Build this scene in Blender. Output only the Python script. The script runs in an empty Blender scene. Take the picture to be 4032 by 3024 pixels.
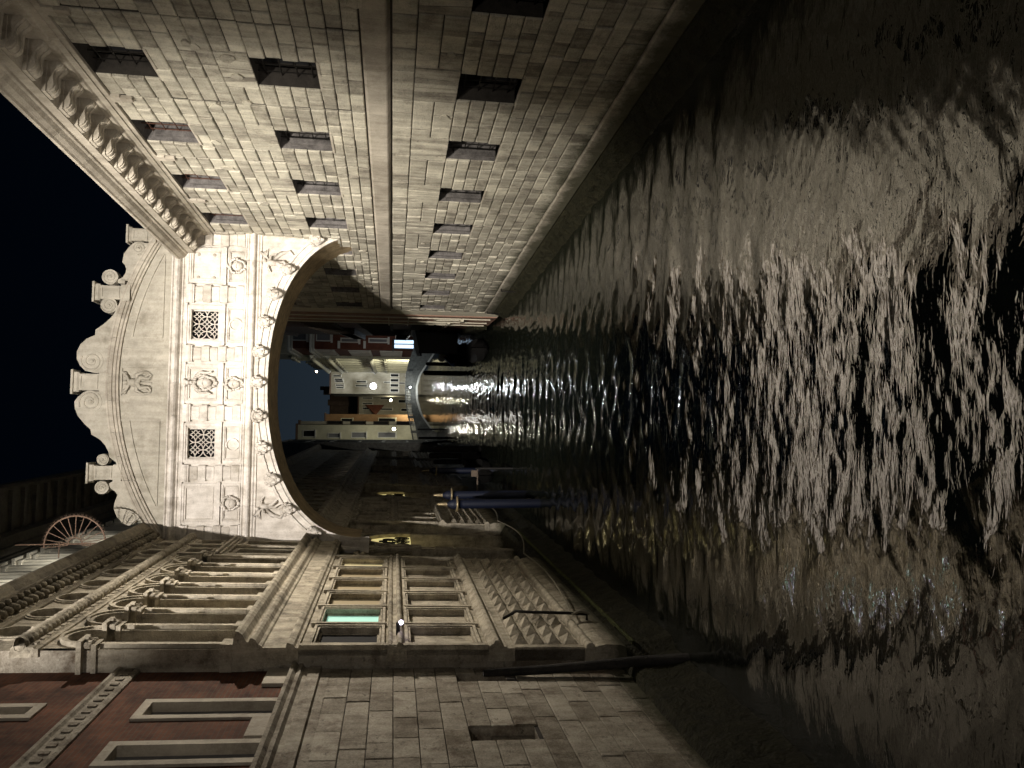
import bpy, math, random
import numpy as np
from mathutils import Vector, Matrix
random.seed(7)
S = bpy.context.scene
C = S.collection
R = math.radians
# ---------------------------------------------------------------- camera (held sideways: world up points to the picture's left)
cam_d = bpy.data.cameras.new("camera"); cam = bpy.data.objects.new("camera", cam_d); C.objects.link(cam)
cam_d.sensor_fit = 'HORIZONTAL'; cam_d.sensor_width = 36.0; cam_d.lens = 36.0*750/1024
cam_d.clip_start = 0.05; cam_d.clip_end = 2000
rx = Vector((0.99792304, -0.06269068, 0.01481523)); uy = Vector((-0.00483809, 0.15639814, 0.98768224)); fw = Vector((0.06423555, 0.98570254, -0.15577))
M = Matrix(((-uy.x, rx.x, -fw.x), (-uy.y, rx.y, -fw.y), (-uy.z, rx.z, -fw.z)))
cam.matrix_world = Matrix.Translation((0, 0, 5.3)) @ M.to_4x4()
S.camera = cam
# ---------------------------------------------------------------- world: night sky with a faint city glow low down
wd = bpy.data.worlds.new("World"); S.world = wd; wd.use_nodes = True
wn = wd.node_tree; wn.nodes.clear()
wo = wn.nodes.new('ShaderNodeOutputWorld'); bg = wn.nodes.new('ShaderNodeBackground')
tc = wn.nodes.new('ShaderNodeTexCoord'); sx = wn.nodes.new('ShaderNodeSeparateXYZ'); cr = wn.nodes.new('ShaderNodeValToRGB')
wn.links.new(tc.outputs['Generated'], sx.inputs[0]); wn.links.new(sx.outputs['Z'], cr.inputs[0])
wn.links.new(cr.outputs[0], bg.inputs[0]); wn.links.new(bg.outputs[0], wo.inputs[0])
e = cr.color_ramp.elements
e[0].position = 0.0; e[0].color = (0.016, 0.024, 0.034, 1)
e[1].position = 0.55; e[1].color = (0.0002, 0.0006, 0.0015, 1)
m_ = e.new(0.14); m_.color = (0.012, 0.018, 0.025, 1)
m_ = e.new(0.30); m_.color = (0.0005, 0.0013, 0.003, 1)
bg.inputs[1].default_value = 1.0
# ---------------------------------------------------------------- floodlights and added fill lamps
def spot(name, loc, target, energy, col, size, blend, radius=0.15):
    d = bpy.data.lights.new(name, 'SPOT'); d.energy = energy; d.color = col
    d.spot_size = R(size); d.spot_blend = blend; d.shadow_soft_size = radius
    o = bpy.data.objects.new(name, d); C.objects.link(o); o.location = loc
    o.rotation_euler = (Vector(target)-Vector(loc)).to_track_quat('-Z', 'Y').to_euler()
    return o
def point(name, loc, energy, col, radius=0.1):
    d = bpy.data.lights.new(name, 'POINT'); d.energy = energy; d.color = col; d.shadow_soft_size = radius
    o = bpy.data.objects.new(name, d); C.objects.link(o); o.location = loc
    return o
spot("palace_roof_floodlight", (-2.5, 0.0, 18.5), (1.9, 25.0, 9.3), 32000, (1.0, 0.93, 0.87), 40, 0.8, 0.10)
spot("added_wall_wash", (-2.6, 7.0, 15.5), (6.4, 25.0, 4.0), 20500, (1.0, 0.93, 0.83), 56, 1.0, 0.2)  # unseen lamp added to lift the prison wall against the bridge
spot("quay_floodlight", (-1.6, 8.0, 1.2), (5.8, 20.5, 12.0), 1700, (1.0, 0.91, 0.82), 66, 1.0, 0.2)
spot("added_bounce_fill", (5.3, 23.2, 10.6), (-3.9, 16.6, 7.6), 7500, (1.0, 0.90, 0.77), 62, 1.0, 0.2)  # added lamp standing in for light bounced off bridge and prison wall
spot("added_front_fill", (2.0, -4.0, 9.0), (-1.0, 14.0, 4.0), 850, (1.0, 0.90, 0.80), 120, 1.0, 0.4)  # soft unseen fill added behind the camera
for _s in (17.0, 20.0, 24.0, 28.0, 33.0, 39.0):
    spot("palace_roof_light", (-3.95, _s, 13.4), (-5.2, _s+1.2, 15.2), 2600, (1.0, 0.95, 0.82), 55, 0.9, 0.08)
S.view_settings.view_transform = 'Standard'; S.view_settings.look = 'None'
S.view_settings.exposure = 0.0; S.view_settings.gamma = 1.0; S.view_settings.use_curve_mapping = False
S.cycles.use_denoising = True; S.cycles.max_bounces = 5; S.cycles.diffuse_bounces = 3; S.cycles.glossy_bounces = 3
S.cycles.sample_clamp_indirect = 6.0; S.cycles.sample_clamp_direct = 0.0
S.cycles.caustics_reflective = False; S.cycles.caustics_refractive = False
# ---------------------------------------------------------------- materials
def mat_base(name):
    m = bpy.data.materials.new(name); m.use_nodes = True
    nt = m.node_tree; b = nt.nodes['Principled BSDF']
    return m, nt, b
def rgba(c): return (c[0], c[1], c[2], 1)
def stone(name, dark, light, rough=0.85, sc=3.0, bump=0.25, streak=0.35, stain=None, stain_amt=0.35, tone=0.5, fine=35, bdist=0.02, spec=0.25, grit=.5, tide=None, pits=0.):
    m, nt, b = mat_base(name); N = nt.nodes.new; Lk = nt.links.new
    tc = N('ShaderNodeTexCoord'); n1 = N('ShaderNodeTexNoise'); n1.inputs['Scale'].default_value = sc; n1.inputs['Detail'].default_value = 7; n1.inputs['Roughness'].default_value = .65
    Lk(tc.outputs['Object'], n1.inputs['Vector'])
    at = N('ShaderNodeAttribute'); at.attribute_name = 'tone'
    # streaks that run down the face
    mp = N('ShaderNodeMapping'); mp.inputs['Scale'].default_value = (7, 7, .9); Lk(tc.outputs['Object'], mp.inputs['Vector'])
    n2 = N('ShaderNodeTexNoise'); n2.inputs['Scale'].default_value = 1.0; n2.inputs['Detail'].default_value = 5; Lk(mp.outputs[0], n2.inputs['Vector'])
    def math_(op, a, c, d=None):
        x = N('ShaderNodeMath'); x.operation = op
        for i, v in enumerate((a, c) if d is None else (a, c, d)):
            if hasattr(v, 'links') or hasattr(v, 'is_linked'): Lk(v, x.inputs[i])
            else: x.inputs[i].default_value = v
        return x.outputs[0]
    ng = N('ShaderNodeTexNoise'); ng.inputs['Scale'].default_value = 26; ng.inputs['Detail'].default_value = 6; ng.inputs['Roughness'].default_value = .8; Lk(tc.outputs['Object'], ng.inputs['Vector'])
    a1 = math_('ADD', math_('MULTIPLY_ADD', n1.outputs['Fac'], 1.6, -.3), math_('MULTIPLY_ADD', ng.outputs['Fac'], grit*2, -grit))
    a2 = math_('MULTIPLY_ADD', n2.outputs['Fac'], streak*2, -streak)
    a3 = math_('MULTIPLY_ADD', at.outputs['Fac'], tone, -tone*.5)
    s_ = math_('ADD', math_('ADD', a1, a2), a3)
    cl = N('ShaderNodeClamp'); Lk(s_, cl.inputs[0])
    mx = N('ShaderNodeMix'); mx.data_type = 'RGBA'; mx.inputs[6].default_value = rgba(dark); mx.inputs[7].default_value = rgba(light)
    Lk(cl.outputs[0], mx.inputs[0]); out = mx.outputs[2]
    if stain:
        n3 = N('ShaderNodeTexNoise'); n3.inputs['Scale'].default_value = 1.3; n3.inputs['Detail'].default_value = 9; n3.inputs['Roughness'].default_value = .75
        Lk(tc.outputs['Object'], n3.inputs['Vector'])
        rp = N('ShaderNodeMapRange'); rp.inputs[1].default_value = .52; rp.inputs[2].default_value = .68; rp.inputs[3].default_value = 0; rp.inputs[4].default_value = stain_amt
        Lk(n3.outputs['Fac'], rp.inputs[0])
        m2 = N('ShaderNodeMix'); m2.data_type = 'RGBA'; m2.inputs[7].default_value = rgba(stain); Lk(out, m2.inputs[6]); Lk(rp.outputs[0], m2.inputs[0]); out = m2.outputs[2]
    if pits:   # small dark pits and chipped spots
        mp5 = N('ShaderNodeMapping'); mp5.inputs['Scale'].default_value = (4, 4, 7); Lk(tc.outputs['Object'], mp5.inputs['Vector'])
        n5 = N('ShaderNodeTexNoise'); n5.inputs['Scale'].default_value = 1.0; n5.inputs['Detail'].default_value = 10; n5.inputs['Roughness'].default_value = .82; Lk(mp5.outputs[0], n5.inputs['Vector'])
        r5 = N('ShaderNodeMapRange'); r5.inputs[1].default_value = .56; r5.inputs[2].default_value = .66; r5.inputs[3].default_value = 0; r5.inputs[4].default_value = pits; Lk(n5.outputs['Fac'], r5.inputs[0])
        m5 = N('ShaderNodeMix'); m5.data_type = 'RGBA'; m5.inputs[7].default_value = rgba([c*.35 for c in dark]); Lk(out, m5.inputs[6]); Lk(r5.outputs[0], m5.inputs[0]); out = m5.outputs[2]
    if tide:   # dark weedy tide mark with a ragged upper edge
        sz = N('ShaderNodeSeparateXYZ'); Lk(tc.outputs['Object'], sz.inputs[0]); n4 = N('ShaderNodeTexNoise'); n4.inputs['Scale'].default_value = 1.1; n4.inputs['Detail'].default_value = 9; n4.inputs['Roughness'].default_value = .8; Lk(tc.outputs['Object'], n4.inputs['Vector'])
        zz = math_('ADD', sz.outputs['Z'], math_('MULTIPLY_ADD', n4.outputs['Fac'], -tide[1]*2, tide[1]))
        r4 = N('ShaderNodeMapRange'); r4.inputs[1].default_value = tide[0]; r4.inputs[2].default_value = tide[0]-.35; r4.inputs[3].default_value = 0; r4.inputs[4].default_value = .85; Lk(zz, r4.inputs[0])
        m4 = N('ShaderNodeMix'); m4.data_type = 'RGBA'; m4.inputs[7].default_value = (.035,.036,.016,1); Lk(out, m4.inputs[6]); Lk(r4.outputs[0], m4.inputs[0]); out = m4.outputs[2]
    Lk(out, b.inputs['Base Color'])
    b.inputs['Roughness'].default_value = rough; b.inputs['Specular IOR Level'].default_value = spec
    nb = N('ShaderNodeTexNoise'); nb.inputs['Scale'].default_value = fine; nb.inputs['Detail'].default_value = 5; Lk(tc.outputs['Object'], nb.inputs['Vector'])
    hb = math_('ADD', nb.outputs['Fac'], math_('MULTIPLY', n1.outputs['Fac'], 2.0))
    bp = N('ShaderNodeBump'); bp.inputs['Strength'].default_value = bump; bp.inputs['Distance'].default_value = bdist; Lk(hb, bp.inputs['Height']); Lk(bp.outputs[0], b.inputs['Normal'])
    return m
def plain(name, col, rough=0.6, metal=0.0, spec=0.4, nz=0.25, sc=8.0):
    m, nt, b = mat_base(name); N = nt.nodes.new; Lk = nt.links.new
    tc = N('ShaderNodeTexCoord'); n1 = N('ShaderNodeTexNoise'); n1.inputs['Scale'].default_value = sc; n1.inputs['Detail'].default_value = 5
    Lk(tc.outputs['Object'], n1.inputs['Vector'])
    mx = N('ShaderNodeMix'); mx.data_type = 'RGBA'; mx.inputs[6].default_value = rgba([c*(1-nz) for c in col]); mx.inputs[7].default_value = rgba([min(1, c*(1+nz)) for c in col])
    Lk(n1.outputs['Fac'], mx.inputs[0]); Lk(mx.outputs[2], b.inputs['Base Color'])
    b.inputs['Roughness'].default_value = rough; b.inputs['Metallic'].default_value = metal; b.inputs['Specular IOR Level'].default_value = spec
    return m
def glow(name, col, strength):
    m, nt, b = mat_base(name)
    b.inputs['Base Color'].default_value = rgba(col); b.inputs['Emission Color'].default_value = rgba(col); b.inputs['Emission Strength'].default_value = strength
    return m
def brick(name, c1, c2, mortar, bw=.26, bh=.07):
    m, nt, b = mat_base(name); N = nt.nodes.new; Lk = nt.links.new
    tc = N('ShaderNodeTexCoord'); sp = N('ShaderNodeSeparateXYZ'); cb = N('ShaderNodeCombineXYZ'); ad = N('ShaderNodeMath'); ad.operation = 'ADD'
    Lk(tc.outputs['Object'], sp.inputs[0]); Lk(sp.outputs['X'], ad.inputs[0]); Lk(sp.outputs['Y'], ad.inputs[1]); Lk(ad.outputs[0], cb.inputs[0]); Lk(sp.outputs['Z'], cb.inputs[1])
    bt = N('ShaderNodeTexBrick'); Lk(cb.outputs[0], bt.inputs['Vector']); bt.inputs['Scale'].default_value = 1.0
    bt.inputs['Brick Width'].default_value = bw; bt.inputs['Row Height'].default_value = bh; bt.inputs['Mortar Size'].default_value = .006; bt.inputs['Bias'].default_value = -.2
    bt.inputs['Color1'].default_value = rgba(c1); bt.inputs['Color2'].default_value = rgba(c2); bt.inputs['Mortar'].default_value = rgba(mortar)
    n1 = N('ShaderNodeTexNoise'); n1.inputs['Scale'].default_value = 1.7; n1.inputs['Detail'].default_value = 8; n1.inputs['Roughness'].default_value = .7; Lk(tc.outputs['Object'], n1.inputs['Vector'])
    mr = N('ShaderNodeMapRange'); mr.inputs[1].default_value = .3; mr.inputs[2].default_value = .7; mr.inputs[3].default_value = .3; mr.inputs[4].default_value = 1.6; Lk(n1.outputs['Fac'], mr.inputs[0])
    vm = N('ShaderNodeVectorMath'); vm.operation = 'SCALE'; Lk(bt.outputs['Color'], vm.inputs[0]); Lk(mr.outputs[0], vm.inputs['Scale'])
    Lk(vm.outputs[0], b.inputs['Base Color']); b.inputs['Roughness'].default_value = .9; b.inputs['Specular IOR Level'].default_value = .2
    bp = N('ShaderNodeBump'); bp.inputs['Strength'].default_value = .4; bp.inputs['Distance'].default_value = .01; Lk(bt.outputs['Fac'], bp.inputs['Height']); bp.invert = True; Lk(bp.outputs[0], b.inputs['Normal'])
    return m
MT = dict(
 istria=stone("istrian_stone", (.40,.36,.30), (.82,.77,.70), sc=2.2, bump=.35, streak=.55, stain=(.17,.14,.10), stain_amt=.5, tone=.5, pits=.45),
 istria_top=stone("weathered_white_stone", (.27,.25,.20), (.52,.48,.395), sc=3, bump=.3, streak=.5, stain=(.15,.13,.09), stain_amt=.6, tone=.4),
 ashlar=stone("grey_ashlar", (.20,.18,.145), (.66,.62,.50), sc=2.6, bump=.5, streak=.6, stain=(.12,.11,.095), stain_amt=.6, tone=.55, bdist=.04, tide=(1.35,.7), pits=.55),
 mortar=stone("dark_mortar_and_shade", (.02,.018,.015), (.06,.052,.044), sc=6, bump=.3),
 fascia=stone("smooth_string_stone", (.25,.22,.175), (.56,.51,.42), sc=1.5, bump=.25, streak=.45, stain=(.12,.10,.075), stain_amt=.5, tone=.35, tide=(1.1,.6)),
 palace=stone("carved_palace_stone", (.17,.145,.105), (.62,.56,.44), sc=3.2, bump=.5, streak=.6, stain=(.06,.052,.038), stain_amt=.8, tone=.4, bdist=.04, tide=(1.45,.5), pits=.6),
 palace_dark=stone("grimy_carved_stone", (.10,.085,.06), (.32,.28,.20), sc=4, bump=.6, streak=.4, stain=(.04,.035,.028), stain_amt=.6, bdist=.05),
 front=stone("stained_ashlar", (.15,.125,.09), (.48,.44,.36), sc=2.4, bump=.5, streak=.45, stain=(.07,.04,.022), stain_amt=.8, tone=.55, bdist=.04, tide=(1.5,.8), grit=.7, pits=.9),
 algae=stone("wet_algae_stone", (.012,.013,.007), (.06,.055,.03), rough=.6, sc=5, bump=1.0, streak=.3, fine=18, bdist=.12, spec=.15),
 weed=stone("green_weed", (.03,.035,.01), (.12,.13,.04), rough=.8, sc=9, bump=1.0, fine=40, bdist=.08),
 brick=brick("old_red_brick", (.115,.045,.024), (.075,.030,.017), (.09,.065,.045)),
 iron=plain("black_iron", (.02,.018,.016), .5, .6), rust=plain("rusty_bars", (.14,.06,.03), .8, .1),
 void=plain("dark_interior", (.006,.006,.007), .9), plaster=stone("grey_window_plaster", (.03,.027,.025), (.20,.185,.175), sc=5, bump=.3),
 copper=plain("orange_wrought_iron", (.17,.11,.075), .7, .2),
 roof=stone("dark_roof_edge", (.025,.022,.018), (.09,.08,.06), sc=2, bump=.3),
 blue=plain("blue_pole_paint", (.001,.0045,.020), .6, 0, .5), gold=plain("gilded_ring", (.36,.29,.17), .4, .5),
 tar=plain("tarred_timber", (.012,.011,.010), .7), wood=stone("old_pile_wood", (.015,.015,.014), (.06,.055,.05), sc=4, bump=.8, streak=.6),
 rope=plain("pale_rope", (.22,.20,.15), .9), rail=plain("weathered_rail_wood", (.13,.10,.075), .8),
)
# ---------------------------------------------------------------- mesh builder
def ident(a, b, c): return (a, b, c)
class MB:
    def __init__(s, smooth=False): s.v = []; s.f = []; s.t = []; s.smooth = smooth; s.tn = .5
    def poly(s, pts, tone=None):
        i = len(s.v); s.v += [tuple(p) for p in pts]; s.f.append(tuple(range(i, i+len(pts)))); s.t.append(s.tn if tone is None else tone)
    def grid(s, rows, closed=False, tone=None, cap=False):
        i = len(s.v); n = len(rows[0]); tn = s.tn if tone is None else tone
        for r_ in rows: s.v += [tuple(p) for p in r_]
        for a in range(len(rows)-1):
            for b in range(n if closed else n-1):
                c = (b+1) % n
                s.f.append((i+a*n+b, i+a*n+c, i+(a+1)*n+c, i+(a+1)*n+b)); s.t.append(tn)
        if cap:
            s.f.append(tuple(i+b for b in range(n))); s.f.append(tuple(i+(len(rows)-1)*n+b for b in range(n-1, -1, -1))); s.t += [tn, tn]
    def box(s, T, a0, a1, z0, z1, o0, o1, tone=None):
        P = [T(a, z, o) for a in (a0, a1) for z in (z0, z1) for o in (o0, o1)]
        i = len(s.v); s.v += P; tn = s.tn if tone is None else tone
        for f in ((0,1,3,2),(4,6,7,5),(0,4,5,1),(2,3,7,6),(0,2,6,4),(1,5,7,3)): s.f.append(tuple(i+k for k in f)); s.t.append(tn)
    def block(s, T, a0, a1, z0, z1, ob, of, bev, tone):
        g = [(a0,z0),(a1,z0),(a1,z1),(a0,z1)]; h = [(a0+bev,z0+bev),(a1-bev,z0+bev),(a1-bev,z1-bev),(a0+bev,z1-bev)]
        i = len(s.v)
        om = of-bev*.8
        s.v += [T(a,z,ob) for a,z in g]+[T(a,z,om) for a,z in g]+[T(a,z,of) for a,z in h]
        for k in range(4):
            j = (k+1)%4
            s.f.append((i+k,i+j,i+4+j,i+4+k)); s.f.append((i+4+k,i+4+j,i+8+j,i+8+k)); s.t += [tone,tone]
        s.f.append((i+8,i+9,i+10,i+11)); s.t.append(tone)
    def profile(s, T, pr, a0, a1, n=1, tone=None, caps=True):
        rows = []
        for k in range(n+1):
            a = a0+(a1-a0)*k/n; rows.append([T(a, z, o) for o, z in pr])
        s.grid(rows, tone=tone)
        if caps:
            s.poly([T(a0, z, o) for o, z in pr], tone); s.poly([T(a1, z, o) for o, z in reversed(pr)], tone)
    def tube(s, pts, r, n=8, tone=None, cap=True):
        pts = [Vector(p) for p in pts]; rows = []
        rr = r if isinstance(r, (list, tuple)) else [r]*len(pts)
        up = Vector((0.13, 0.27, 1)).normalized()
        for k, p in enumerate(pts):
            d = (pts[min(k+1, len(pts)-1)]-pts[max(k-1, 0)]).normalized()
            x = d.cross(up)
            if x.length < .05: x = d.cross(Vector((1, 0, 0)))
            x.normalize(); y = d.cross(x)
            rows.append([p+x*math.cos(2*math.pi*q/n)*rr[k]+y*math.sin(2*math.pi*q/n)*rr[k] for q in range(n)])
        s.grid(rows, closed=True, tone=tone, cap=cap)
    def lathe(s, c, pr, n=16, tone=None):  # pr: (radius, z) along +z from c
        rows = [[(c[0]+r*math.cos(2*math.pi*q/n), c[1]+r*math.sin(2*math.pi*q/n), c[2]+z) for q in range(n)] for r, z in pr]
        s.grid(rows, closed=True, tone=tone, cap=True)
    def blob(s, T, a, z, o, ra, rz, ro, n=10, jit=0., tone=None, half=False):
        rows = []
        for i in range(n//2+1):
            th = math.pi*i/(n//2); row = []
            for q in range(n):
                ph = 2*math.pi*q/n; k = 1+random.uniform(-jit, jit)
                row.append(T(a+ra*k*math.sin(th)*math.cos(ph), z+rz*k*math.cos(th), o+ro*k*math.sin(th)*math.sin(ph)))
            rows.append(row)
        s.grid(rows, closed=True, tone=tone)
    def extrude(s, T, outline, o0, o1, tone=None):  # outline in (a,z), simple polygon, front at o1
        n = len(outline)
        s.poly([T(a, z, o1) for a, z in outline], tone); s.poly([T(a, z, o0) for a, z in reversed(outline)], tone)
        for k in range(n):
            j = (k+1) % n; p, q = outline[k], outline[j]
            s.poly([T(p[0],p[1],o0), T(q[0],q[1],o0), T(q[0],q[1],o1), T(p[0],p[1],o1)], tone)
    def holes(s, T, a0, a1, z0, z1, o, hs, depth=0.3, reveal=True, tone=None):
        A = sorted({a0, a1, *[h[0] for h in hs], *[h[1] for h in hs]}); Z = sorted({z0, z1, *[h[2] for h in hs], *[h[3] for h in hs]})
        A = [a for a in A if a0 <= a <= a1]; Z = [z for z in Z if z0 <= z <= z1]
        for i in range(len(A)-1):
            for j in range(len(Z)-1):
                am = (A[i]+A[i+1])/2; zm = (Z[j]+Z[j+1])/2
                if any(h[0] < am < h[1] and h[2] < zm < h[3] for h in hs): continue
                s.poly([T(A[i],Z[j],o), T(A[i+1],Z[j],o), T(A[i+1],Z[j+1],o), T(A[i],Z[j+1],o)], tone)
        if reveal:
            for h in hs: s.reveal(T, *h, o, o-depth, tone)
    def reveal(s, T, a0, a1, z0, z1, of, ob, tone=None):
        q = [(a0,z0),(a1,z0),(a1,z1),(a0,z1)]
        for k in range(4):
            p, r_ = q[k], q[(k+1)%4]
            s.poly([T(p[0],p[1],of), T(r_[0],r_[1],of), T(r_[0],r_[1],ob), T(p[0],p[1],ob)], tone)
    def frame(s, T, a0, a1, z0, z1, w, o0, o1, tone=None):
        s.box(T, a0, a1, z0, z0+w, o0, o1, tone); s.box(T, a0, a1, z1-w, z1, o0, o1, tone)
        s.box(T, a0, a0+w, z0+w, z1-w, o0, o1, tone); s.box(T, a1-w, a1, z0+w, z1-w, o0, o1, tone)
WL = {}
def obj(name, mb, mat, parent=None):
    me = bpy.data.meshes.new(name); base = Vector(WL.get(parent.name, (0,0,0))) if parent else Vector((0,0,0))
    me.from_pydata([tuple(Vector(v)-base) for v in mb.v], [], mb.f); me.update()
    at = me.attributes.new('tone', 'FLOAT', 'FACE'); at.data.foreach_set('value', mb.t)
    if mb.smooth: me.shade_smooth() if hasattr(me, 'shade_smooth') else [setattr(p, 'use_smooth', True) for p in me.polygons]
    o = bpy.data.objects.new(name, me); C.objects.link(o)
    me.materials.append(MT[mat] if isinstance(mat, str) else mat)
    if parent: o.parent = parent; WL[o.name] = WL.get(parent.name, (0,0,0))
    else: WL[o.name] = (0,0,0)
    return o
def thing(name, label, cat, loc=(0,0,0), group=None):
    o = bpy.data.objects.new(name, None); C.objects.link(o); o.location = loc; o.empty_display_size = .2
    o['label'] = label; o['category'] = cat
    if group: o['group'] = group
    WL[o.name] = tuple(loc); return o
def tag(o, label, cat, group=None):
    o['label'] = label; o['category'] = cat
    if group: o['group'] = group
    return o
def structure(o, kind='structure'): o['kind'] = kind; return o
def copy_tree(o, parent=None):
    c = o.copy(); C.objects.link(c)
    if parent: c.parent = parent
    for ch in list(o.children): copy_tree(ch, c)
    return c
# wall frames: a runs along the canal, z up, o out of the wall towards the water
def TR(s, z, o=0.): return (6.2205-.03993*(s-24.6)-o, s-.04*o, z)
def TL(s, z, o=0.): return (-3.4604+.02631*(s-24.6)+.037*(z-8)+o, s-.026*o, z)
def TB(x, z, o=0.): return (x, 24.6-o, z)
def TF(Y): return lambda x, z, o=0.: (x, Y-o, z)
def arc_pts(cx, cz, r, a0, a1, n): return [(cx+r*math.cos(R(a0+(a1-a0)*k/n)), cz+r*math.sin(R(a0+(a1-a0)*k/n))) for k in range(n+1)]
def blocks(mb, T, s0, s1, rows, hs, wmin=.4, wmax=.75, gap=.020, ob=-.05, var=.03, bev=.018, breaks=()):
    for z0, z1 in rows:
        cuts = [s0]
        ivs = [(s0, s1)]
        for h in list(hs)+[(b-.03, b+.03, -9, 99) for b in breaks]:
            if h[2] < z1-.02 and h[3] > z0+.02:
                nv = []
                for a, b in ivs:
                    if h[1] <= a or h[0] >= b: nv.append((a, b)); continue
                    if h[0]-a > .05: nv.append((a, h[0]))
                    if b-h[1] > .05: nv.append((h[1], b))
                ivs = nv
        for a, b in ivs:
            s = a
            while s < b-.02:
                w = random.uniform(wmin, wmax)
                if b-(s+w) < wmin*.7: w = b-s
                mb.block(T, s+gap/2, s+w-gap/2, z0+gap/2, z1-gap/2, ob, random.uniform(-var*.5, var), bev, random.random())
                s += w
MT['redp'] = stone('red_plaster', (.09,.03,.018), (.20,.075,.045), sc=1.3, bump=.2)
MT['rustdark'] = plain('dark_rusty_bars', (.07,.03,.018), .8, .1)
MT['lit_blue'] = glow('kiosk_glow', (.62,.80,1.0), 1.3)
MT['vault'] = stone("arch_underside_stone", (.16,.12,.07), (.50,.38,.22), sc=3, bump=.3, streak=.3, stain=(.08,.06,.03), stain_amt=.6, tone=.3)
MT['greyshut'] = plain("grey_shutter", (.20,.20,.205), .7)
# ================================================================ PRISON (right bank)
prison = thing("prison_building", "long grey rusticated stone prison wall with barred windows on the right bank", "building", (6.6, 15, 0))
SK = [13.58+2.97*k for k in range(-2, 8)]
lowW = [(s, s+1.03, 2.97, 4.15) for s in SK]; midW = [(s, s+1.03, 6.78, 7.95) for s in SK]; topW = [(s, s+1.03, 9.73, 10.88) for s in SK]
S0, S1 = 6.0, 35.75
brk = [12.47+2.96*k for k in range(-2, 8)]
m = MB(); 
rows_lo = [(1.02,1.46)]+[(1.46+.302*k, 1.46+.302*(k+1)) for k in range(5)]+[(2.97+.295*k, 2.97+.295*(k+1)) for k in range(4)]+[(4.15+.4227*k, 4.15+.4227*(k+1)) for k in range(3)]
rows_hi = [(5.96,6.24),(6.24,6.51),(6.51,6.78)]+[(6.78+.2925*k, 6.78+.2925*(k+1)) for k in range(4)]+[(7.95+.2967*k, 7.95+.2967*(k+1)) for k in range(6)]+[(9.73+.2875*k, 9.73+.2875*(k+1)) for k in range(4)]
def vous(z1, up): return [(s-.12, s+1.15, z1, z1+up) for s in SK]
blocks(m, TR, S0, S1, rows_lo[:6], lowW)
blocks(m, TR, S0, S1, rows_lo[6:10], lowW)
blocks(m, TR, S0, S1, rows_lo[10:], lowW+vous(4.15, .845))
blocks(m, TR, S0, S1, rows_hi, midW+topW+vous(7.95, .593), breaks=brk)
# fan of wedge stones over the lower and middle windows
for s in SK:
    for zb, zt in ((4.16, 4.99), (7.96, 8.54)):
        n = 7; a0, a1 = s-.11, s+1.14; b0, b1 = s+.02, s+1.01
        for k in range(n):
            l0 = b0+(b1-b0)*k/n; l1 = b0+(b1-b0)*(k+1)/n; u0 = a0+(a1-a0)*k/n; u1 = a0+(a1-a0)*(k+1)/n
            if k == 0: l0 = s-.11
            if k == n-1: l1 = s+1.14
            o_ = random.uniform(-.004, .018); tn = random.random(); g = .008
            P = [(l0+g, zb), (l1-g, zb), (u1-g, zt), (u0+g, zt)]
            m.poly([TR(a, z, o_) for a, z in P], tn)
            for q in range(4):
                p, r_ = P[q], P[(q+1)%4]; m.poly([TR(*p, o_), TR(*r_, o_), TR(*r_, -.05), TR(*p, -.05)], tn)
obj("stone_block_facing", m, 'ashlar', prison)
random.seed(21)
for k in range(34):
    m = MB()
    s_ = random.uniform(9, 34); z_ = random.choice((1.6, 2.3, 4.4, 6.1, 6.5, 8.3, 8.9, 9.3))+random.uniform(-.1, .1); w_ = random.uniform(.12, .35)
    if any(h[0]-.2 < s_+w_ and s_ < h[1]+.2 and h[2]-.2 < z_ < h[3]+.2 for h in lowW+midW+topW): continue
    pts = [(s_+w_*(.5+.5*math.cos(t)*random.uniform(.6,1)), z_+w_*.5*math.sin(t)*random.uniform(.5,1)) for t in [2*math.pi*q/9 for q in range(9)]]
    m.extrude(TR, pts, -.01, .034, random.random()); obj('mortar_repair', m, 'ashlar', prison)

m = MB(); m.holes(TR, S0, S1, -1.0, 12.0, -.04, lowW+midW+topW, reveal=False)
m.poly([TR(S1, z, o) for z, o in ((-1,-.04),(12,-.04),(12,-6),(-1,-6))]); m.poly([TR(S0, z, o) for z, o in ((-1,-.04),(12,-.04),(12,-6),(-1,-6))])
m.poly([TR(S0,12.1,-.04), TR(S1,12.1,-.04), TR(S1,14.0,-8), TR(S0,14.0,-8)])
obj("wall", m, 'mortar', prison)
m = MB(); z = 0
s = S0
while s < S1:
    w = random.uniform(1.1, 2.2); w = min(w, S1-s)
    m.profile(TR, [(-.05,5.44),(.07,5.50),(.085,5.53),(.085,5.88),(.06,5.93),(-.05,5.94)], s+.006, s+w-.006, tone=random.random()); s += w
obj("string_course", m, 'fascia', prison)
m = MB(); s = S0
while s < S1:
    w = min(random.uniform(.9, 1.6), S1-s)
    m.profile(TR, [(-.05,.55),(.02,.56),(.05,.60),(.05,.98),(.03,1.01),(-.05,1.015)], s+.005, s+w-.005, tone=random.random()); s += w
obj("base_course", m, 'fascia', prison)
m = MB(); random.seed(3)
rw_ = []
for k in range(121):
    s = S0+(S1-S0)*k/120
    rw_.append([TR(s, z_, o_+random.uniform(-.03,.03)) for z_, o_ in ((.56,.02),(.50,.10),(.36,.16),(.20,.20),(.05,.28),(-.12,.36),(-.6,.5))])
m.grid(rw_); obj("algae_plinth", m, 'algae', prison)
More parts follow.
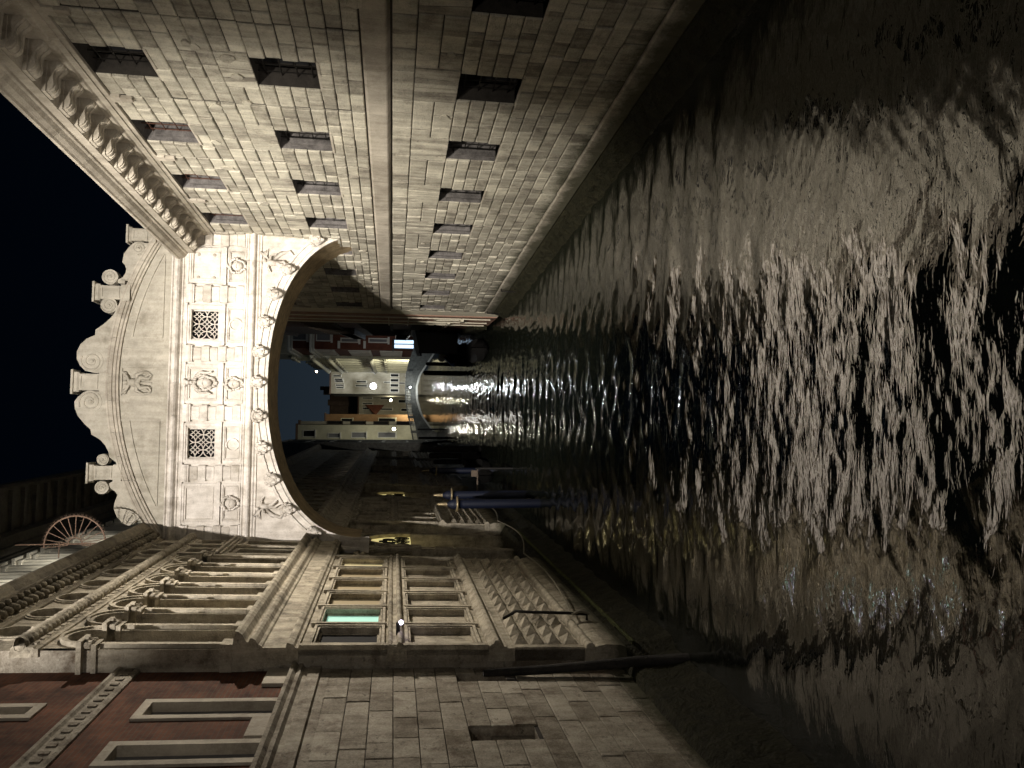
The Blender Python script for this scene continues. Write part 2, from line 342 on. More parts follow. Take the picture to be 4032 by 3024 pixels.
# windows
def prison_window(h, kind):
    a0, a1, z0, z1 = h
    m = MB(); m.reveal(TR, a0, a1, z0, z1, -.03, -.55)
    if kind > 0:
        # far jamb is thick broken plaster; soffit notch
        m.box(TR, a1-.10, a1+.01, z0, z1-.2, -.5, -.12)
    w = obj("window", m, 'plaster' if kind else 'mortar', prison)  # nearest windows: shade painted into the reveals with the darker mortar colour
    m = MB(); m.poly([TR(a0,z0,-.5),TR(a1,z0,-.5),TR(a1,z1,-.5),TR(a0,z1,-.5)]); obj("dark_opening", m, 'void', w)
    m = MB(); nb = 4
    for k in range(nb):
        a = a0+(a1-a0)*(k+.5)/nb; m.tube([TR(a, z0, -.25), TR(a, z1, -.25)], .014, 5)
    for k in range(4):
        z = z0+(z1-z0)*(k+.5)/4; m.tube([TR(a0, z, -.25), TR(a1, z, -.25)], .014, 5)
    obj("bars", m, 'rustdark' if kind > 1 else 'iron', w)
    m = MB(); m.box(TR, a0-.02, a1+.02, z0-.05, z0, -.3, .015, .8); obj("sill", m, 'fascia', w)
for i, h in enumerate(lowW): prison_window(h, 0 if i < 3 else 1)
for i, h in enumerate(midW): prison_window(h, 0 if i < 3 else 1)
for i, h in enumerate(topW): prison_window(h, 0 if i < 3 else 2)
# grooves between bays, closed at the top by a notch block
for b in brk:
    if not S0 < b < S1: continue
    m = MB(); m.box(TR, b-.03, b+.2, 10.72, 10.9, -.05, .05, .9); m.box(TR, b+.0, b+.14, 10.5, 10.72, -.02, .06, .2)
    obj("bay_corbel", m, 'fascia', prison)
# cornice
m = MB(); s = S0
while s < 24.6:
    w = min(random.uniform(1.2, 2.4), 24.6-s)
    m.profile(TR, [(-.05,10.9),(.03,10.9),(.03,11.0),(.055,11.0),(.055,11.12),(.09,11.15),(.09,11.26),(.07,11.27),(.07,11.52),(.66,11.54),(.66,11.72),(.70,11.74),(.72,11.78),(.80,11.84),(.86,11.92),(.90,11.95),(.90,12.02),(-.05,12.12)], s+.004, s+w-.004, tone=random.random()); s += w
obj("cornice", m, 'fascia', prison)
prb = [(.07,11.24),(.12,11.245),(.16,11.27),(.20,11.32),(.26,11.365),(.34,11.375),(.42,11.36),(.50,11.35),(.56,11.37),(.61,11.42),(.63,11.47),(.63,11.535),(.07,11.52)]
m = MB(smooth=False)
b0 = 9.2
def bracket_mesh(s):
    m = MB(); m.profile(TR, prb, s, s+.30, tone=.6)
    m.profile(TR, [(o+.012, z-.014) for o, z in prb[:11]]+[(.60,11.5),(.1,11.5)], s+.05, s+.11, tone=.6); m.profile(TR, [(o+.012, z-.014) for o, z in prb[:11]]+[(.60,11.5),(.1,11.5)], s+.19, s+.25, tone=.6)
    m.box(TR, s-.03, s+.33, 11.47, 11.545, .1, .645, .6)
    return m
first = obj("cornice_bracket", bracket_mesh(b0), 'fascia', prison)
dirv = Vector(TR(10,0,0))-Vector(TR(9,0,0))
for k in range(1, 22):
    c = first.copy(); C.objects.link(c); c.parent = prison; c.location = dirv*(.70*k)
# iron mooring hooks on the base
for s in (30.5, 35.2):
    m = MB(); m.tube([TR(s,.95,.0),TR(s,.95,.14),TR(s,.7,.16),TR(s,.2,.15)], .03, 6); obj("iron_hook", m, 'iron', prison)
# ================================================================ CARVED PALACE (left bank)
pal = thing("carved_palace", "carved pale stone palace front with arcade, oval openings and water gates on the left bank", "building", (-4, 18, 0))
P0, P1 = 13.70, 22.0
def base_zone(s0, s1):
    m = MB()
    m.profile(TL, [(-.2,.95),(.05,.97),(.09,1.08),(.10,1.35),(.07,1.50),(.05,1.56),(-.2,1.58)], s0-.03, s1+.03, tone=.6)
    rr = [(.06+.075*math.cos(t)+.0, 1.66+.08*math.sin(t)) for t in [R(a) for a in range(-90, 91, 30)]]
    m.profile(TL, [(-.2,1.58)]+rr+[(-.2,1.76)], s0-.06, s1+.06, tone=.9)
    m.holes(TL, s0, s1, 1.74, 3.12, -.02, [], reveal=False, tone=.4)
    m.box(TL, s0, s0+.16, 1.74, 3.08, -.2, .04, .7); m.box(TL, s1-.16, s1, 1.74, 3.08, -.2, .04, .7)
    obj("plinth_moulding", m, 'palace', pal)
    m = MB(); n = max(1, round((s1-s0-.36)/.56)); w = (s1-s0-.36)/n; zs = 1.80; hh = (3.06-1.80)/4
    for r_ in range(4):
        for k in range(n):
            a = s0+.18+w*k; z = zs+hh*r_; g = .02
            c = TL(a+w/2, z+hh/2, .19+random.uniform(-.03, .0))
            q = [TL(a+g, z+g, .0), TL(a+w-g, z+g, .0), TL(a+w-g, z+hh-g, .0), TL(a+g, z+hh-g, .0)]
            tn = random.random()
            for i in range(4): m.poly([q[i], q[(i+1)%4], c], tn)
    for r_ in range(5): m.box(TL, s0+.16, s1-.16, zs+hh*r_-.018, zs+hh*r_+.018, -.1, .035, .9)
    obj("pointed_bosses", m, 'palace', pal)
    m = MB()
    m.profile(TL, [(-.2,3.06),(.03,3.06),(.03,3.20),(.06,3.21),(.06,3.26),(.15,3.33),(.17,3.36),(.17,3.42),(.11,3.45),(.09,3.50),(.05,3.53),(-.2,3.55)], s0-.03, s1+.03, tone=.6)
    obj("lower_string_course", m, 'palace', pal)
def panel_zone(s0, s1, n):
    w = (s1-s0-.24)/n; x0 = s0+.12
    up = []; lo = []
    for k in range(n):
        a = x0+w*k
        up.append((a+.17, a+w-.17, 5.50, 6.62)); lo.append((a+.17, a+w-.17, 3.74, 4.92))
    m = MB(); m.holes(TL, s0, s1, 3.52, 6.90, 0, up+lo, depth=.22, tone=.5)
    for h in lo: m.poly([TL(h[0],h[2],-.10),TL(h[1],h[2],-.10),TL(h[1],h[3],-.10),TL(h[0],h[3],-.10)], .75)
    obj("wall_panels", m, 'palace', pal)
    m = MB()
    for h in up+lo:
        m.frame(TL, h[0]-.10, h[1]+.10, h[2]-.10, h[3]+.10, .055, -.01, .055, .8); m.frame(TL, h[0]-.03, h[1]+.03, h[2]-.03, h[3]+.03, .03, -.01, .03, .6)
    for k in range(n+1):
        a = x0+w*k; m.box(TL, a-.035, a+.035, 3.56, 4.98, -.01, .075, .7); m.box(TL, a-.035, a+.035, 5.36, 6.80, -.01, .075, .7)
    m.box(TL, s0, s0+.10, 3.54, 6.86, -.1, .085, .7); m.box(TL, s1-.10, s1, 3.54, 6.86, -.1, .085, .7)
    obj("panel_mouldings", m, 'palace', pal)
    m = MB(); m.profile(TL, [(-.2,4.99),(.04,5.0),(.04,5.04),(.12,5.08),(.14,5.11),(.14,5.15),(.07,5.18),(.06,5.24),(.10,5.28),(.11,5.32),(.04,5.34),(-.2,5.36)], s0-.03, s1+.03, tone=.4)
    obj("middle_string_course", m, 'palace', pal)
    return up, lo
def glazed(h, lit=None, name="window"):
    a0,a1,z0,z1 = h
    m = MB(); m.frame(TL, a0, a1, z0, z1, .04, -.13, -.08, .5)
    w = obj(name, m, 'palace', pal)
    m = MB(); m.poly([TL(a0,z0,-.11),TL(a1,z0,-.11),TL(a1,z1,-.11),TL(a0,z1,-.11)]); obj("pane", m, lit or 'void', w)
    return w
MT['lit_teal'] = glow("teal_lit_pane", (.40,.74,.62), .5); MT['lit_cream'] = glow("cream_lit_pane", (.75,.66,.38), .45); MT['lit_ochre'] = glow("ochre_lit_pane", (.30,.24,.14), .30)
base_zone(P0, P1); up, lo = panel_zone(P0, P1, 6)
for h, l in zip(up, (None, 'lit_teal', 'lit_ochre', 'lit_ochre', 'lit_ochre', 'lit_cream')): glazed(h, l)
glazed((lo[4][0]+.2, lo[4][1]-.1, 3.8, 4.5))
# front end of the carved front where it stands out from the brick wing
m = MB(); 
for z0, z1 in ((.95,3.1),(3.1,5.0),(5.0,7.0),(7.0,7.9),(7.9,11.2),(11.2,12.2)):
    m.poly([TL(P0,z0,0),TL(P0,z1,0),TL(P0,z1,-.40),TL(P0,z0,-.40)], random.random())
obj("end_pilaster", m, 'front', pal)
PE = 80.0
# big entablature
m = MB(); s = P0-.04
segs = [P0-.04, 15.9, 18.4, 21.2, 23.4, 25.8, 29, 33, 38, 44, 52, PE]
prF = [(-.2,6.86),(.04,6.87),(.05,6.92),(.10,6.95),(.13,7.02),(.13,7.06),(.05,7.08),(.05,7.46),(.08,7.48),(.10,7.53),(.18,7.58),(.21,7.63),(.21,7.67),(.14,7.70),(.16,7.74),(.27,7.80),(.32,7.86),(.33,7.92),(.10,7.96),(-.4,7.98)]
for a, b in zip(segs, segs[1:]): m.profile(TL, prF, a+.01, b-.01, tone=random.random())
obj("main_entablature", m, 'palace', pal)
# arcade storey
NA = 7; pw = 1.13; A0 = P0+.12
m = MB(); mc = MB(); mv = MB()
piers = [A0+pw*k for k in range(NA+1)]
for k, a in enumerate(piers):
    w = .14
    m.box(TL, a-w, a+w, 7.96, 10.14, -.55, .02, random.random())
    m.box(TL, a-.055, a+.055, 7.98, 10.10, .0, .09, .9)
    m.box(TL, a-w-.03, a+w+.03, 7.96, 8.16, -.5, .11, .6); 
    mc = MB()
    mc.box(TL, a-w-.04, a+w+.04, 10.12, 10.20, -.5, .10, .6); mc.box(TL, a-w-.08, a+w+.08, 10.34, 10.42, -.5, .17, .7)
    for q in range(5): mc.blob(TL, a-w+.07*q, 10.26, .08+.03*random.random(), .055, .08, .06, 6, .15, random.random())
    mc.blob(TL, a, 10.32, .17, .07, .07, .05, 6, .1)
    obj('capital', mc, 'palace', pal)
for k in range(NA):
    c = (piers[k]+piers[k+1])/2; r_ = pw/2-.17; zs = 10.42
    for (ra, o0, o1) in ((r_, -.50, .0), (r_+.05, .0, .05), (r_+.11, .0, .085)):
        inner = arc_pts(c, zs, ra if o0 < 0 else ra-.04, 0, 180, 14)
        rws = [[TL(a, z, o0) for a, z in inner], [TL(a, z, o1) for a, z in inner]]
        m.grid(rws, tone=.6)
        if o0 >= 0:
            outer = arc_pts(c, zs, ra+.02, 0, 180, 14)
            m.grid([[TL(a, z, o1) for a, z in inner], [TL(a, z, o1) for a, z in outer], [TL(a, z, o0) for a, z in outer]], tone=.8)
    # spandrel
    ar = arc_pts(c, zs, r_, 0, 180, 14); top = 11.12
    for i in range(14):
        (a1_, z1_), (a2_, z2_) = ar[i], ar[i+1]
        m.poly([TL(a1_, z1_, .0), TL(a2_, z2_, .0), TL(a2_, top, .0), TL(a1_, top, .0)], .5)
    m.poly([TL(piers[k], zs, 0), TL(c-r_, zs, 0), TL(c-r_, top, 0), TL(piers[k], top, 0)], .5); m.poly([TL(piers[k+1], zs, 0), TL(c+r_, zs, 0), TL(c+r_, top, 0), TL(piers[k+1], top, 0)], .5)
    # back wall of each arch with a slit of window
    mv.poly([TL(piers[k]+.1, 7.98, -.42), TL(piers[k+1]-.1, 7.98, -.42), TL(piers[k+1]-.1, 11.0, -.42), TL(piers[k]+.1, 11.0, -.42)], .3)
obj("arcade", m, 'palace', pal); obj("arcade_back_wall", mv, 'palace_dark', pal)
for k in range(NA):
    c = (piers[k]+piers[k+1])/2; m = MB(); m.frame(TL, c-.24, c+.24, 8.2, 10.6, .05, -.43, -.37, .7); w = obj("arcade_window", m, 'palace', pal)
    m = MB(); m.poly([TL(c-.2,8.22,-.40),TL(c+.2,8.22,-.40),TL(c+.2,10.55,-.40),TL(c-.2,10.55,-.40)]); obj("pane", m, 'lit_ochre' if k == 2 else 'void', w)
# flat bays next to the bridge and the run beyond it
fl = piers[-1]+.14
m = MB(); hs = []
for k in range(2): hs.append((fl+.35+1.35*k, fl+.95+1.35*k, 10.35, 10.95)); hs.append((fl+.35+1.35*k, fl+.95+1.35*k, 8.1, 9.6))
m.holes(TL, fl, 24.6, 7.96, 11.12, 0, hs, depth=.3, tone=.5)
for k in range(3): a = fl+.16+1.35*k; m.box(TL, a-.09, a+.09, 7.96, 11.1, 0, .08, .7)
for dz in (0, .09, .19): m.box(TL, fl-.05, 24.5, 9.80+dz, 9.87+dz, -.1, .08+dz*.5, .6)
for h in hs: m.frame(TL, h[0]-.08, h[1]+.08, h[2]-.08, h[3]+.08, .06, 0, .05, .8); m.poly([TL(h[0],h[2],-.28),TL(h[1],h[2],-.28),TL(h[1],h[3],-.28),TL(h[0],h[3],-.28)], .2)
hs2 = []
for k in range(33):
    a = 27.2+1.55*k; hs2 += [(a, a+.75, 8.3, 10.6)]
m.holes(TL, 26.6, PE, 7.96, 12.9, 0, hs2, depth=.3, tone=.4)
obj("upper_wall", m, 'palace', pal)
m = MB()
for h in hs2: m.poly([TL(h[0],h[2],-.28),TL(h[1],h[2],-.28),TL(h[1],h[3],-.28),TL(h[0],h[3],-.28)])
obj("dark_openings", m, 'void', pal)
# carved rope string
m = MB(smooth=True); rws = []
n = 340
for k in range(n+1):
    s = P0-.05+(24.6-P0+.05)*k/n; row = []
    for q in range(10):
        t = 2*math.pi*q/10; rr = .105+.022*math.sin(2*math.pi*(s/.17)+2*t)
        row.append(TL(s, 11.30+rr*math.sin(t), .12+rr*math.cos(t)))
    rws.append(row)
m.grid(rws, closed=True, tone=.7); obj("rope_moulding", m, 'palace', pal)
m = MB(); m.profile(TL, [(-.1,11.02),(.04,11.02),(.04,11.08),(.07,11.1),(.07,11.2),(.1,11.21),(.08,11.40),(.05,11.44),(-.1,11.46)], P0-.04, 24.6, tone=.5)
for k in range(40):
    a = P0+.1+.27*k; m.box(TL, a, a+.12, 11.10, 11.17, .05, .09, .8)
obj("rope_string_course", m, 'palace', pal)
# oval openings
m = MB(); ov = [P0+.95+1.25*k for k in range(9) if P0+.95+1.25*k < 24.3]; z0, z1 = 11.44, 12.16; prev = P0
for c in ov:
    r_ = .31; zc = 11.80; N_ = 24; ring = [(c+r_*math.cos(2*math.pi*q/N_), zc+r_*math.sin(2*math.pi*q/N_)) for q in range(N_)]
    sq = []
    for q in range(N_):
        ct, st = math.cos(2*math.pi*q/N_), math.sin(2*math.pi*q/N_); k = 1/max(abs(ct)/.40, abs(st)/.36); sq.append((c+ct*k, zc+st*k))
    for q in range(N_):
        j = (q+1)%N_
        m.poly([TL(*ring[q], 0), TL(*ring[j], 0), TL(*sq[j], 0), TL(*sq[q], 0)], .55)
        m.poly([TL(*ring[q], 0), TL(*ring[j], 0), TL(*ring[j], -.22), TL(*ring[q], -.22)], .3)
    for ra, ow, oh in ((.31, .05, .05), (.375, .03, .03)):
        a_ = [(c+ra*math.cos(2*math.pi*q/N_), zc+ra*math.sin(2*math.pi*q/N_)) for q in range(N_)]; b_ = [(c+(ra+ow)*math.cos(2*math.pi*q/N_), zc+(ra+ow)*math.sin(2*math.pi*q/N_)) for q in range(N_)]
        m.grid([[TL(*p, 0) for p in a_], [TL(*p, oh) for p in a_], [TL(*p, oh) for p in b_], [TL(*p, 0) for p in b_]], closed=True, tone=.7)
    m.poly([TL(prev, z0, 0), TL(c-.40, z0, 0), TL(c-.40, z1, 0), TL(prev, z1, 0)], random.random()); prev = c+.40
m.poly([TL(prev, z0, 0), TL(24.6, z0, 0), TL(24.6, z1, 0), TL(prev, z1, 0)], .5)
obj("oval_opening_frieze", m, 'palace', pal)
m = MB(); 
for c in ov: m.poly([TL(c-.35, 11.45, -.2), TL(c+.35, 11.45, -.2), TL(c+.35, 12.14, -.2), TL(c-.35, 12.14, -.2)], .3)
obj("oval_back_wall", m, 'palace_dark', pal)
m = MB(); prC = [(-.1,12.10),(.05,12.11),(.05,12.18),(.08,12.20),(.08,12.36),(.12,12.38),(.12,12.46),(.36,12.50),(.36,12.56),(.42,12.60),(.47,12.66),(.50,12.70),(.50,12.76),(.2,12.86),(-.6,12.98)]
for a, b in zip((P0-.04, 16.3, 19, 21.8), (16.3, 19, 21.8, 24.75)): m.profile(TL, prC, a+.004, b-.004, tone=random.random())
m.profile(TL, [(-.1,12.5),(.3,12.6),(.45,12.7),(.5,12.9),(-.3,13.0)], 26.6, PE, tone=.4)
obj("roof_cornice", m, 'palace_dark', pal)
m = MB(smooth=True)
k = 0; s = P0+.05
while s < 24.5:
    m.blob(TL, s, 12.33, .17, .085, .13, .10, 8, .08, random.random()); m.blob(TL, s, 12.43, .28, .075, .07, .07, 6, .08, random.random()); s += .245
obj("carved_dentils", m, 'palace_dark', pal)
for k in range(18):
    m = MB(); a = P0+.2+.6*k; m.box(TL, a, a+.34, 12.22, 12.34, .08, .11, random.random()); obj("frieze_panel", m, 'palace', pal)
# water gates: two arches, then a second pair further on
def TLg(s, z, o=0.): return TL(s, z, o-.35)
def gate(s0, s1, lit2, near):
    TL = TLg; n = 2
    def arc_pts(cx, cz, r, a0, a1, n): return [(cx+r*math.cos(R(a0+(a1-a0)*k/n)), cz+1.32*r*math.sin(R(a0+(a1-a0)*k/n))) for k in range(n+1)]
    pier = .42; w = (s1-s0-pier)/2
    m = MB(); md = MB()
    cs = []
    for k in range(2):
        a = s0+k*(w+pier); b = a+w; c = (a+b)/2; r_ = w/2-.04; zs = 4.62; cs.append((c, r_, zs))
        ar = arc_pts(c, zs, r_, 0, 180, 16); top = 6.9
        for i in range(16): m.poly([TL(*ar[i], 0), TL(*ar[i+1], 0), TL(ar[i+1][0], top, 0), TL(ar[i][0], top, 0)], .5)
        m.grid([[TL(x, z, 0) for x, z in ar], [TL(x, z, -.8) for x, z in ar]], tone=.4)
        for rr, oh in ((r_-.02, .07), (r_+.12, .10)):
            i_ = arc_pts(c, zs, rr, 0, 180, 16); o_ = arc_pts(c, zs, rr+.09, 0, 180, 16)
            m.grid([[TL(x,z,0) for x,z in i_],[TL(x,z,oh) for x,z in i_],[TL(x,z,oh) for x,z in o_],[TL(x,z,0) for x,z in o_]], tone=.6)
        for q in range(26):
            t = R(180*q/25); m.blob(TL, c+(r_+.27)*math.cos(t), zs+1.32*(r_+.2)*math.sin(t), .05, .05, .05, .05, 6, .2)
        m.poly([TL(a, zs, 0), TL(c-r_, zs, 0), TL(c-r_, top, 0), TL(a, top, 0)]); m.poly([TL(b, zs, 0), TL(c+r_, zs, 0), TL(c+r_, top, 0), TL(b, top, 0)])
        m.box(TL, a, b, 4.50, 4.62, -.8, -.3, .8)
    m.box(TL, s0+w, s0+w+pier, .7, 4.62, -.8, .02, .5); m.poly([TL(s0+w, 4.62, 0), TL(s0+w+pier, 4.62, 0), TL(s0+w+pier, 6.9, 0), TL(s0+w, 6.9, 0)])
    m.box(TL, s0+w-.05, s0+w+pier+.05, 4.3, 4.62, -.8, .08, .6)
    for z in (1.6, 2.4, 3.2): m.frame(TL, s0+w+.06, s0+w+pier-.06, z, z+.65, .04, .02, .05, .8)
    for a in (s0-.04, s1+.04): m.box(TL, a-.04, a+.04, .7, 4.62, -.8, .03, .8)
    g = obj("water_gate", m, 'palace', pal)
    for k, (c, r_, zs) in enumerate(cs):
        lit = lit2 and k == 1
        m = MB(); ar = arc_pts(c, zs, r_, 0, 180, 16); m.poly([TL(x, z, -.06) for x, z in ar]); t = obj("tympanum", m, 'lit_gate' if lit else 'palace_dark', g)
        m = MB(smooth=True)
        def ring(cx, cz, rr, th, n_=18):
            pts = [TL(cx+rr*math.cos(2*math.pi*q/n_), cz+rr*math.sin(2*math.pi*q/n_), -.03) for q in range(n_+1)]; m.tube(pts, th*.6, 5, cap=False)
        for cx, cz, rr in ((c, zs+r_*.30, r_*.26), (c-r_*.58, zs+r_*.26, r_*.22), (c+r_*.58, zs+r_*.26, r_*.22), (c-r_*.3, zs+r_*.66, r_*.18), (c+r_*.3, zs+r_*.66, r_*.18), (c, zs+r_*.83, r_*.12)):
            ring(cx, cz, rr, .028); ring(cx, cz, rr*.55, .02)
            for q in range(4): t_ = math.pi*q/4+.3; m.tube([TL(cx-rr*math.cos(t_), cz-rr*math.sin(t_), -.03), TL(cx+rr*math.cos(t_), cz+rr*math.sin(t_), -.03)], .012, 4)
        obj("scrolled_grille", m, 'iron' if lit else 'palace_dark', g)
        m = MB(); m.poly([TL(c-r_, .6, -.75), TL(c+r_, .6, -.75), TL(c+r_, 4.5, -.75), TL(c-r_, 4.5, -.75)]); d = obj("gate_door", m, 'palace_dark', g)
        m = MB()
        for i in range(6):
            for j in range(3): m.frame(TL, c-r_+.1+(2*r_-.2)*j/3, c-r_+.02+(2*r_-.2)*(j+1)/3, 1.0+.56*i, 1.48+.56*i, .05, -.75, -.70, .6); m.blob(TL, c-r_+.06+(2*r_-.2)*(j+.5)/3, 1.24+.56*i, -.73, .12, .12, .04, 7, .3)
        obj("carved_panels", m, 'palace_dark', d)
MT['lit_gate'] = glow("lit_gate_glow", (.85,.72,.30), .75)
gate(23.1, 28.35, True, True)
def plain_bay(s0, s1, n):
    base_zone(s0, s1); u, l = panel_zone(s0, s1, n)
    m = MB()
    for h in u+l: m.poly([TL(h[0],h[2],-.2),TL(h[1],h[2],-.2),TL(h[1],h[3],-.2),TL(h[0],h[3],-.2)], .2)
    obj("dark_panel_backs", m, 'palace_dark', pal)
plain_bay(29.0, 36.6, 6)
gate(37.7, 43.0, True, False)
plain_bay(43.6, 51.2, 6); gate(52.3, 57.6, False, False); plain_bay(58.2, 66, 6); plain_bay(70, PE, 7)
for a, b in ((22.0, 29.0), (36.6, 43.6), (51.2, 58.2), (66, 70)):
    m = MB(); m.holes(TLg, a, b, 6.0, 6.95, -.02, []); m.box(TLg, a-.05, a+.2, .8, 6.9, -.3, .0, .4); m.box(TLg, b-.2, b, .8, 6.9, -.3, .0, .4)
    m.poly([TL(b, z, o) for z, o in ((.9,0),(6.9,0),(6.9,-.6),(.9,-.6))], .5); m.poly([TL(a, z, o) for z, o in ((.9,0),(6.9,0),(6.9,-.6),(.9,-.6))], .5)
    obj('recess_wall', m, 'palace', pal)
m = MB(); m.poly([TL(PE, z, o) for z, o in ((.5,0),(12.9,0),(12.9,-6),(.5,-6))]); m.poly([TL(26.6, z, o) for z, o in ((7.9,0),(12.9,0),(12.9,-6),(7.9,-6))])
m.poly([TL(P0, 12.95, -.5), TL(PE, 12.95, -.5), TL(PE, 13.6, -6), TL(P0, 13.6, -6)])
obj("end_wall", m, 'palace', pal)
random.seed(11); m = MB(); rws = []
for k in range(201):
    s = 5+(PE-5)*(k/200)**1.3
    rws.append([TL(s, z_, o_+random.uniform(-.03,.03)-(0 if s > P0 else .15)) for z_, o_ in ((1.2,-.4),(1.0,-.02),(.8,.02),(.5,.05),(.25,.10),(.0,.18),(-.3,.25))])
m.grid(rws); obj("algae_plinth", m, 'algae', pal)
m = MB(); rws = []
for k in range(161):
    s = P0+(27-P0)*k/160
    rws.append([TL(s, .82+.045*math.sin(t)+random.uniform(-.012,.012), .12+.045*math.cos(t)+random.uniform(-.012,.012)) for t in (0,1.05,2.1,3.14,4.19,5.24)])
m.grid(rws, closed=True); obj("weedy_ledge", m, 'weed', pal)
# ================================================================ BRICK WING (nearest on the left)
bw = thing("brick_wing", "red brick wing over a stained stone base, nearest building on the left bank", "building", (-4.5, 10, 0))
OF = -.32; F0, F1 = 4.0, P0
fw_ = [(10.68, 11.18, 3.18, 4.16), (13.02, 13.40, 3.3, 4.16), (8.3, 8.8, 3.18, 4.16)]
def TLf(s, z, o=0.): return TL(s, z, o+OF)
m = MB(); rz = [(.9,1.35),(1.35,1.78)]+[(1.78+.335*k, 1.78+.335*(k+1)) for k in range(4)]; z = 3.12
rz += [(3.12+.345*k, 3.12+.345*(k+1)) for k in range(3)]+[(4.155+.36*k, 4.155+.36*(k+1)) for k in range(6)]
random.seed(5)
blocks(m, TLf, F0, F1, rz, fw_, .45, 1.15, .011, -.05, .012, .009)
obj("ashlar_base", m, 'front', bw)
m = MB(); m.holes(TLf, F0, F1, -.5, 6.4, -.02, fw_, reveal=False); obj("base_wall", m, 'mortar', bw)
for h in fw_:
    m = MB(); m.reveal(TLf, *h, -.02, -.5); m.box(TLf, h[1]-.12, h[1]+.01, h[2], h[3]-.35, -.4, -.15); w = obj("small_window", m, 'front', bw)
    m = MB(); m.poly([TLf(h[0],h[2],-.42),TLf(h[1],h[2],-.42),TLf(h[1],h[3],-.42),TLf(h[0],h[3],-.42)]); obj("dark_opening", m, 'void', w)
m = MB(); m.profile(TLf, [(-.1,6.3),(.0,6.31),(.0,6.45),(.05,6.47),(.05,6.66),(.02,6.67),(.02,6.74),(.09,6.78),(.09,6.83),(.06,6.85),(.13,6.90),(.13,6.96),(.05,6.99),(-.1,7.0)], F0, F1, tone=.5)
obj("stone_string_course", m, 'front', bw)
bh = [(11.66, 12.36, 7.0, 8.92), (10.22, 10.88, 7.0, 8.92), (8.7, 9.4, 7.0, 8.92), (7.2, 7.9, 7.0, 8.92), (11.75, 12.25, 10.42, 11.9), (10.3, 10.8, 10.42, 11.9)]
m = MB(); m.holes(TLf, F0, F1, 6.95, 12.6, -.04, bh, depth=.30); obj("brick_wall", m, 'brick', bw)
for h in bh:
    m = MB(); m.frame(TLf, h[0]-.02, h[1]+.02, h[2]-.14, h[3]+.02, .13, -.16, -.0, .6); w = obj("tall_window", m, 'fascia', bw)
    m = MB(); m.poly([TLf(h[0],h[2],-.15),TLf(h[1],h[2],-.15),TLf(h[1],h[3],-.15),TLf(h[0],h[3],-.15)], .4); obj("shutter", m, 'greyshut', w)
m = MB(); m.profile(TLf, [(-.1,9.42),(.0,9.43),(.02,9.47),(.02,9.70),(.06,9.73),(.06,9.78),(-.1,9.8)], F0, F1, tone=.5)
for k in range(44):
    a = F0+.1+.22*k; m.box(TLf, a, a+.08, 9.52, 9.64, .0, .04, .1)
obj("carved_stone_band", m, 'front', bw)
m = MB(); m.box(TLf, 12.95, F1-.02, 6.98, 7.35, -.04, .02, .7); obj('stone_patch', m, 'fascia', bw)
m = MB(); m.box(TLf, 10.95, 11.6, 6.98, 7.25, -.04, .02, .7); obj('stone_patch', m, 'fascia', bw)
# ================================================================ COVERED BRIDGE
br = thing("covered_bridge", "floodlit white stone covered bridge with latticed windows and scrolled top, arching between palace and prison", "bridge", (1.5, 24.6, 6.3))
XL, XR = -3.55, 6.32; AC, AW = 1.5, 4.85
def arch_z(x):
    t = min(1, abs(x-AC)/AW); return 6.28+2.95*(1-t**2.2)**(1/2.2)
AX = [AC-AW*math.cos(math.pi*k/56) for k in range(57)]
arch = [(x, arch_z(x)) for x in AX]
def along(off):  # curve offset outwards from the arch
    out = []
    for i, (x, z) in enumerate(arch):
        p, q = arch[max(i-1,0)], arch[min(i+1,56)]; tx, tz = q[0]-p[0], q[1]-p[1]; l = math.hypot(tx, tz); out.append((x-tz/l*off, z+tx/l*off))
    return out
D = 2.03
m = MB(); random.seed(2)
for i in range(56):
    (x0,z0),(x1,z1) = arch[i], arch[i+1]
    m.poly([TB(x0,z0,0),TB(x1,z1,0),TB(x1,9.62,0),TB(x0,9.62,0)], .5)
    m.poly([TB(x0,z0,-D),TB(x1,z1,-D),TB(x1,9.62,-D),TB(x0,9.62,-D)], .5)
m.poly([TB(XL-.3,6,0),TB(AC-AW,6,0),TB(AC-AW,9.62,0),TB(XL-.3,9.62,0)]); m.poly([TB(XR+.3,6,0),TB(AC+AW,6,0),TB(AC+AW,9.62,0),TB(XR+.3,9.62,0)])
obj("spandrel_wall", m, 'istria', br)
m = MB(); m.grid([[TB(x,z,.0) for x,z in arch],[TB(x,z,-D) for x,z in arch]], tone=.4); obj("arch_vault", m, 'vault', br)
m = MB()   # archivolt: raised band in long stones between the carved heads
HX = [-3.05, -2.32, -1.42, -.47, .50, 1.52, 2.45, 3.38, 4.24, 5.03, 5.98]
heads = [(x, arch_z(x)) for x in HX]
c1, c2, c3, c4, c5 = along(.0), along(.10), along(.20), along(.30), along(.38)
for i in range(56):
    tn = .5+.3*((i//3)%2)
    for A, B_, oa, ob_ in ((c1,c1,-.02,.09),(c1,c2,.09,.10),(c2,c2,.10,.14),(c2,c3,.14,.14),(c3,c3,.14,.10),(c3,c4,.10,.10),(c4,c4,.10,.16),(c4,c5,.16,.17),(c5,c5,.17,-.01)):
        m.poly([TB(*A[i], oa), TB(*A[i+1], oa), TB(*B_[i+1], ob_), TB(*B_[i], ob_)], tn)
obj("archivolt", m, 'istria', br)
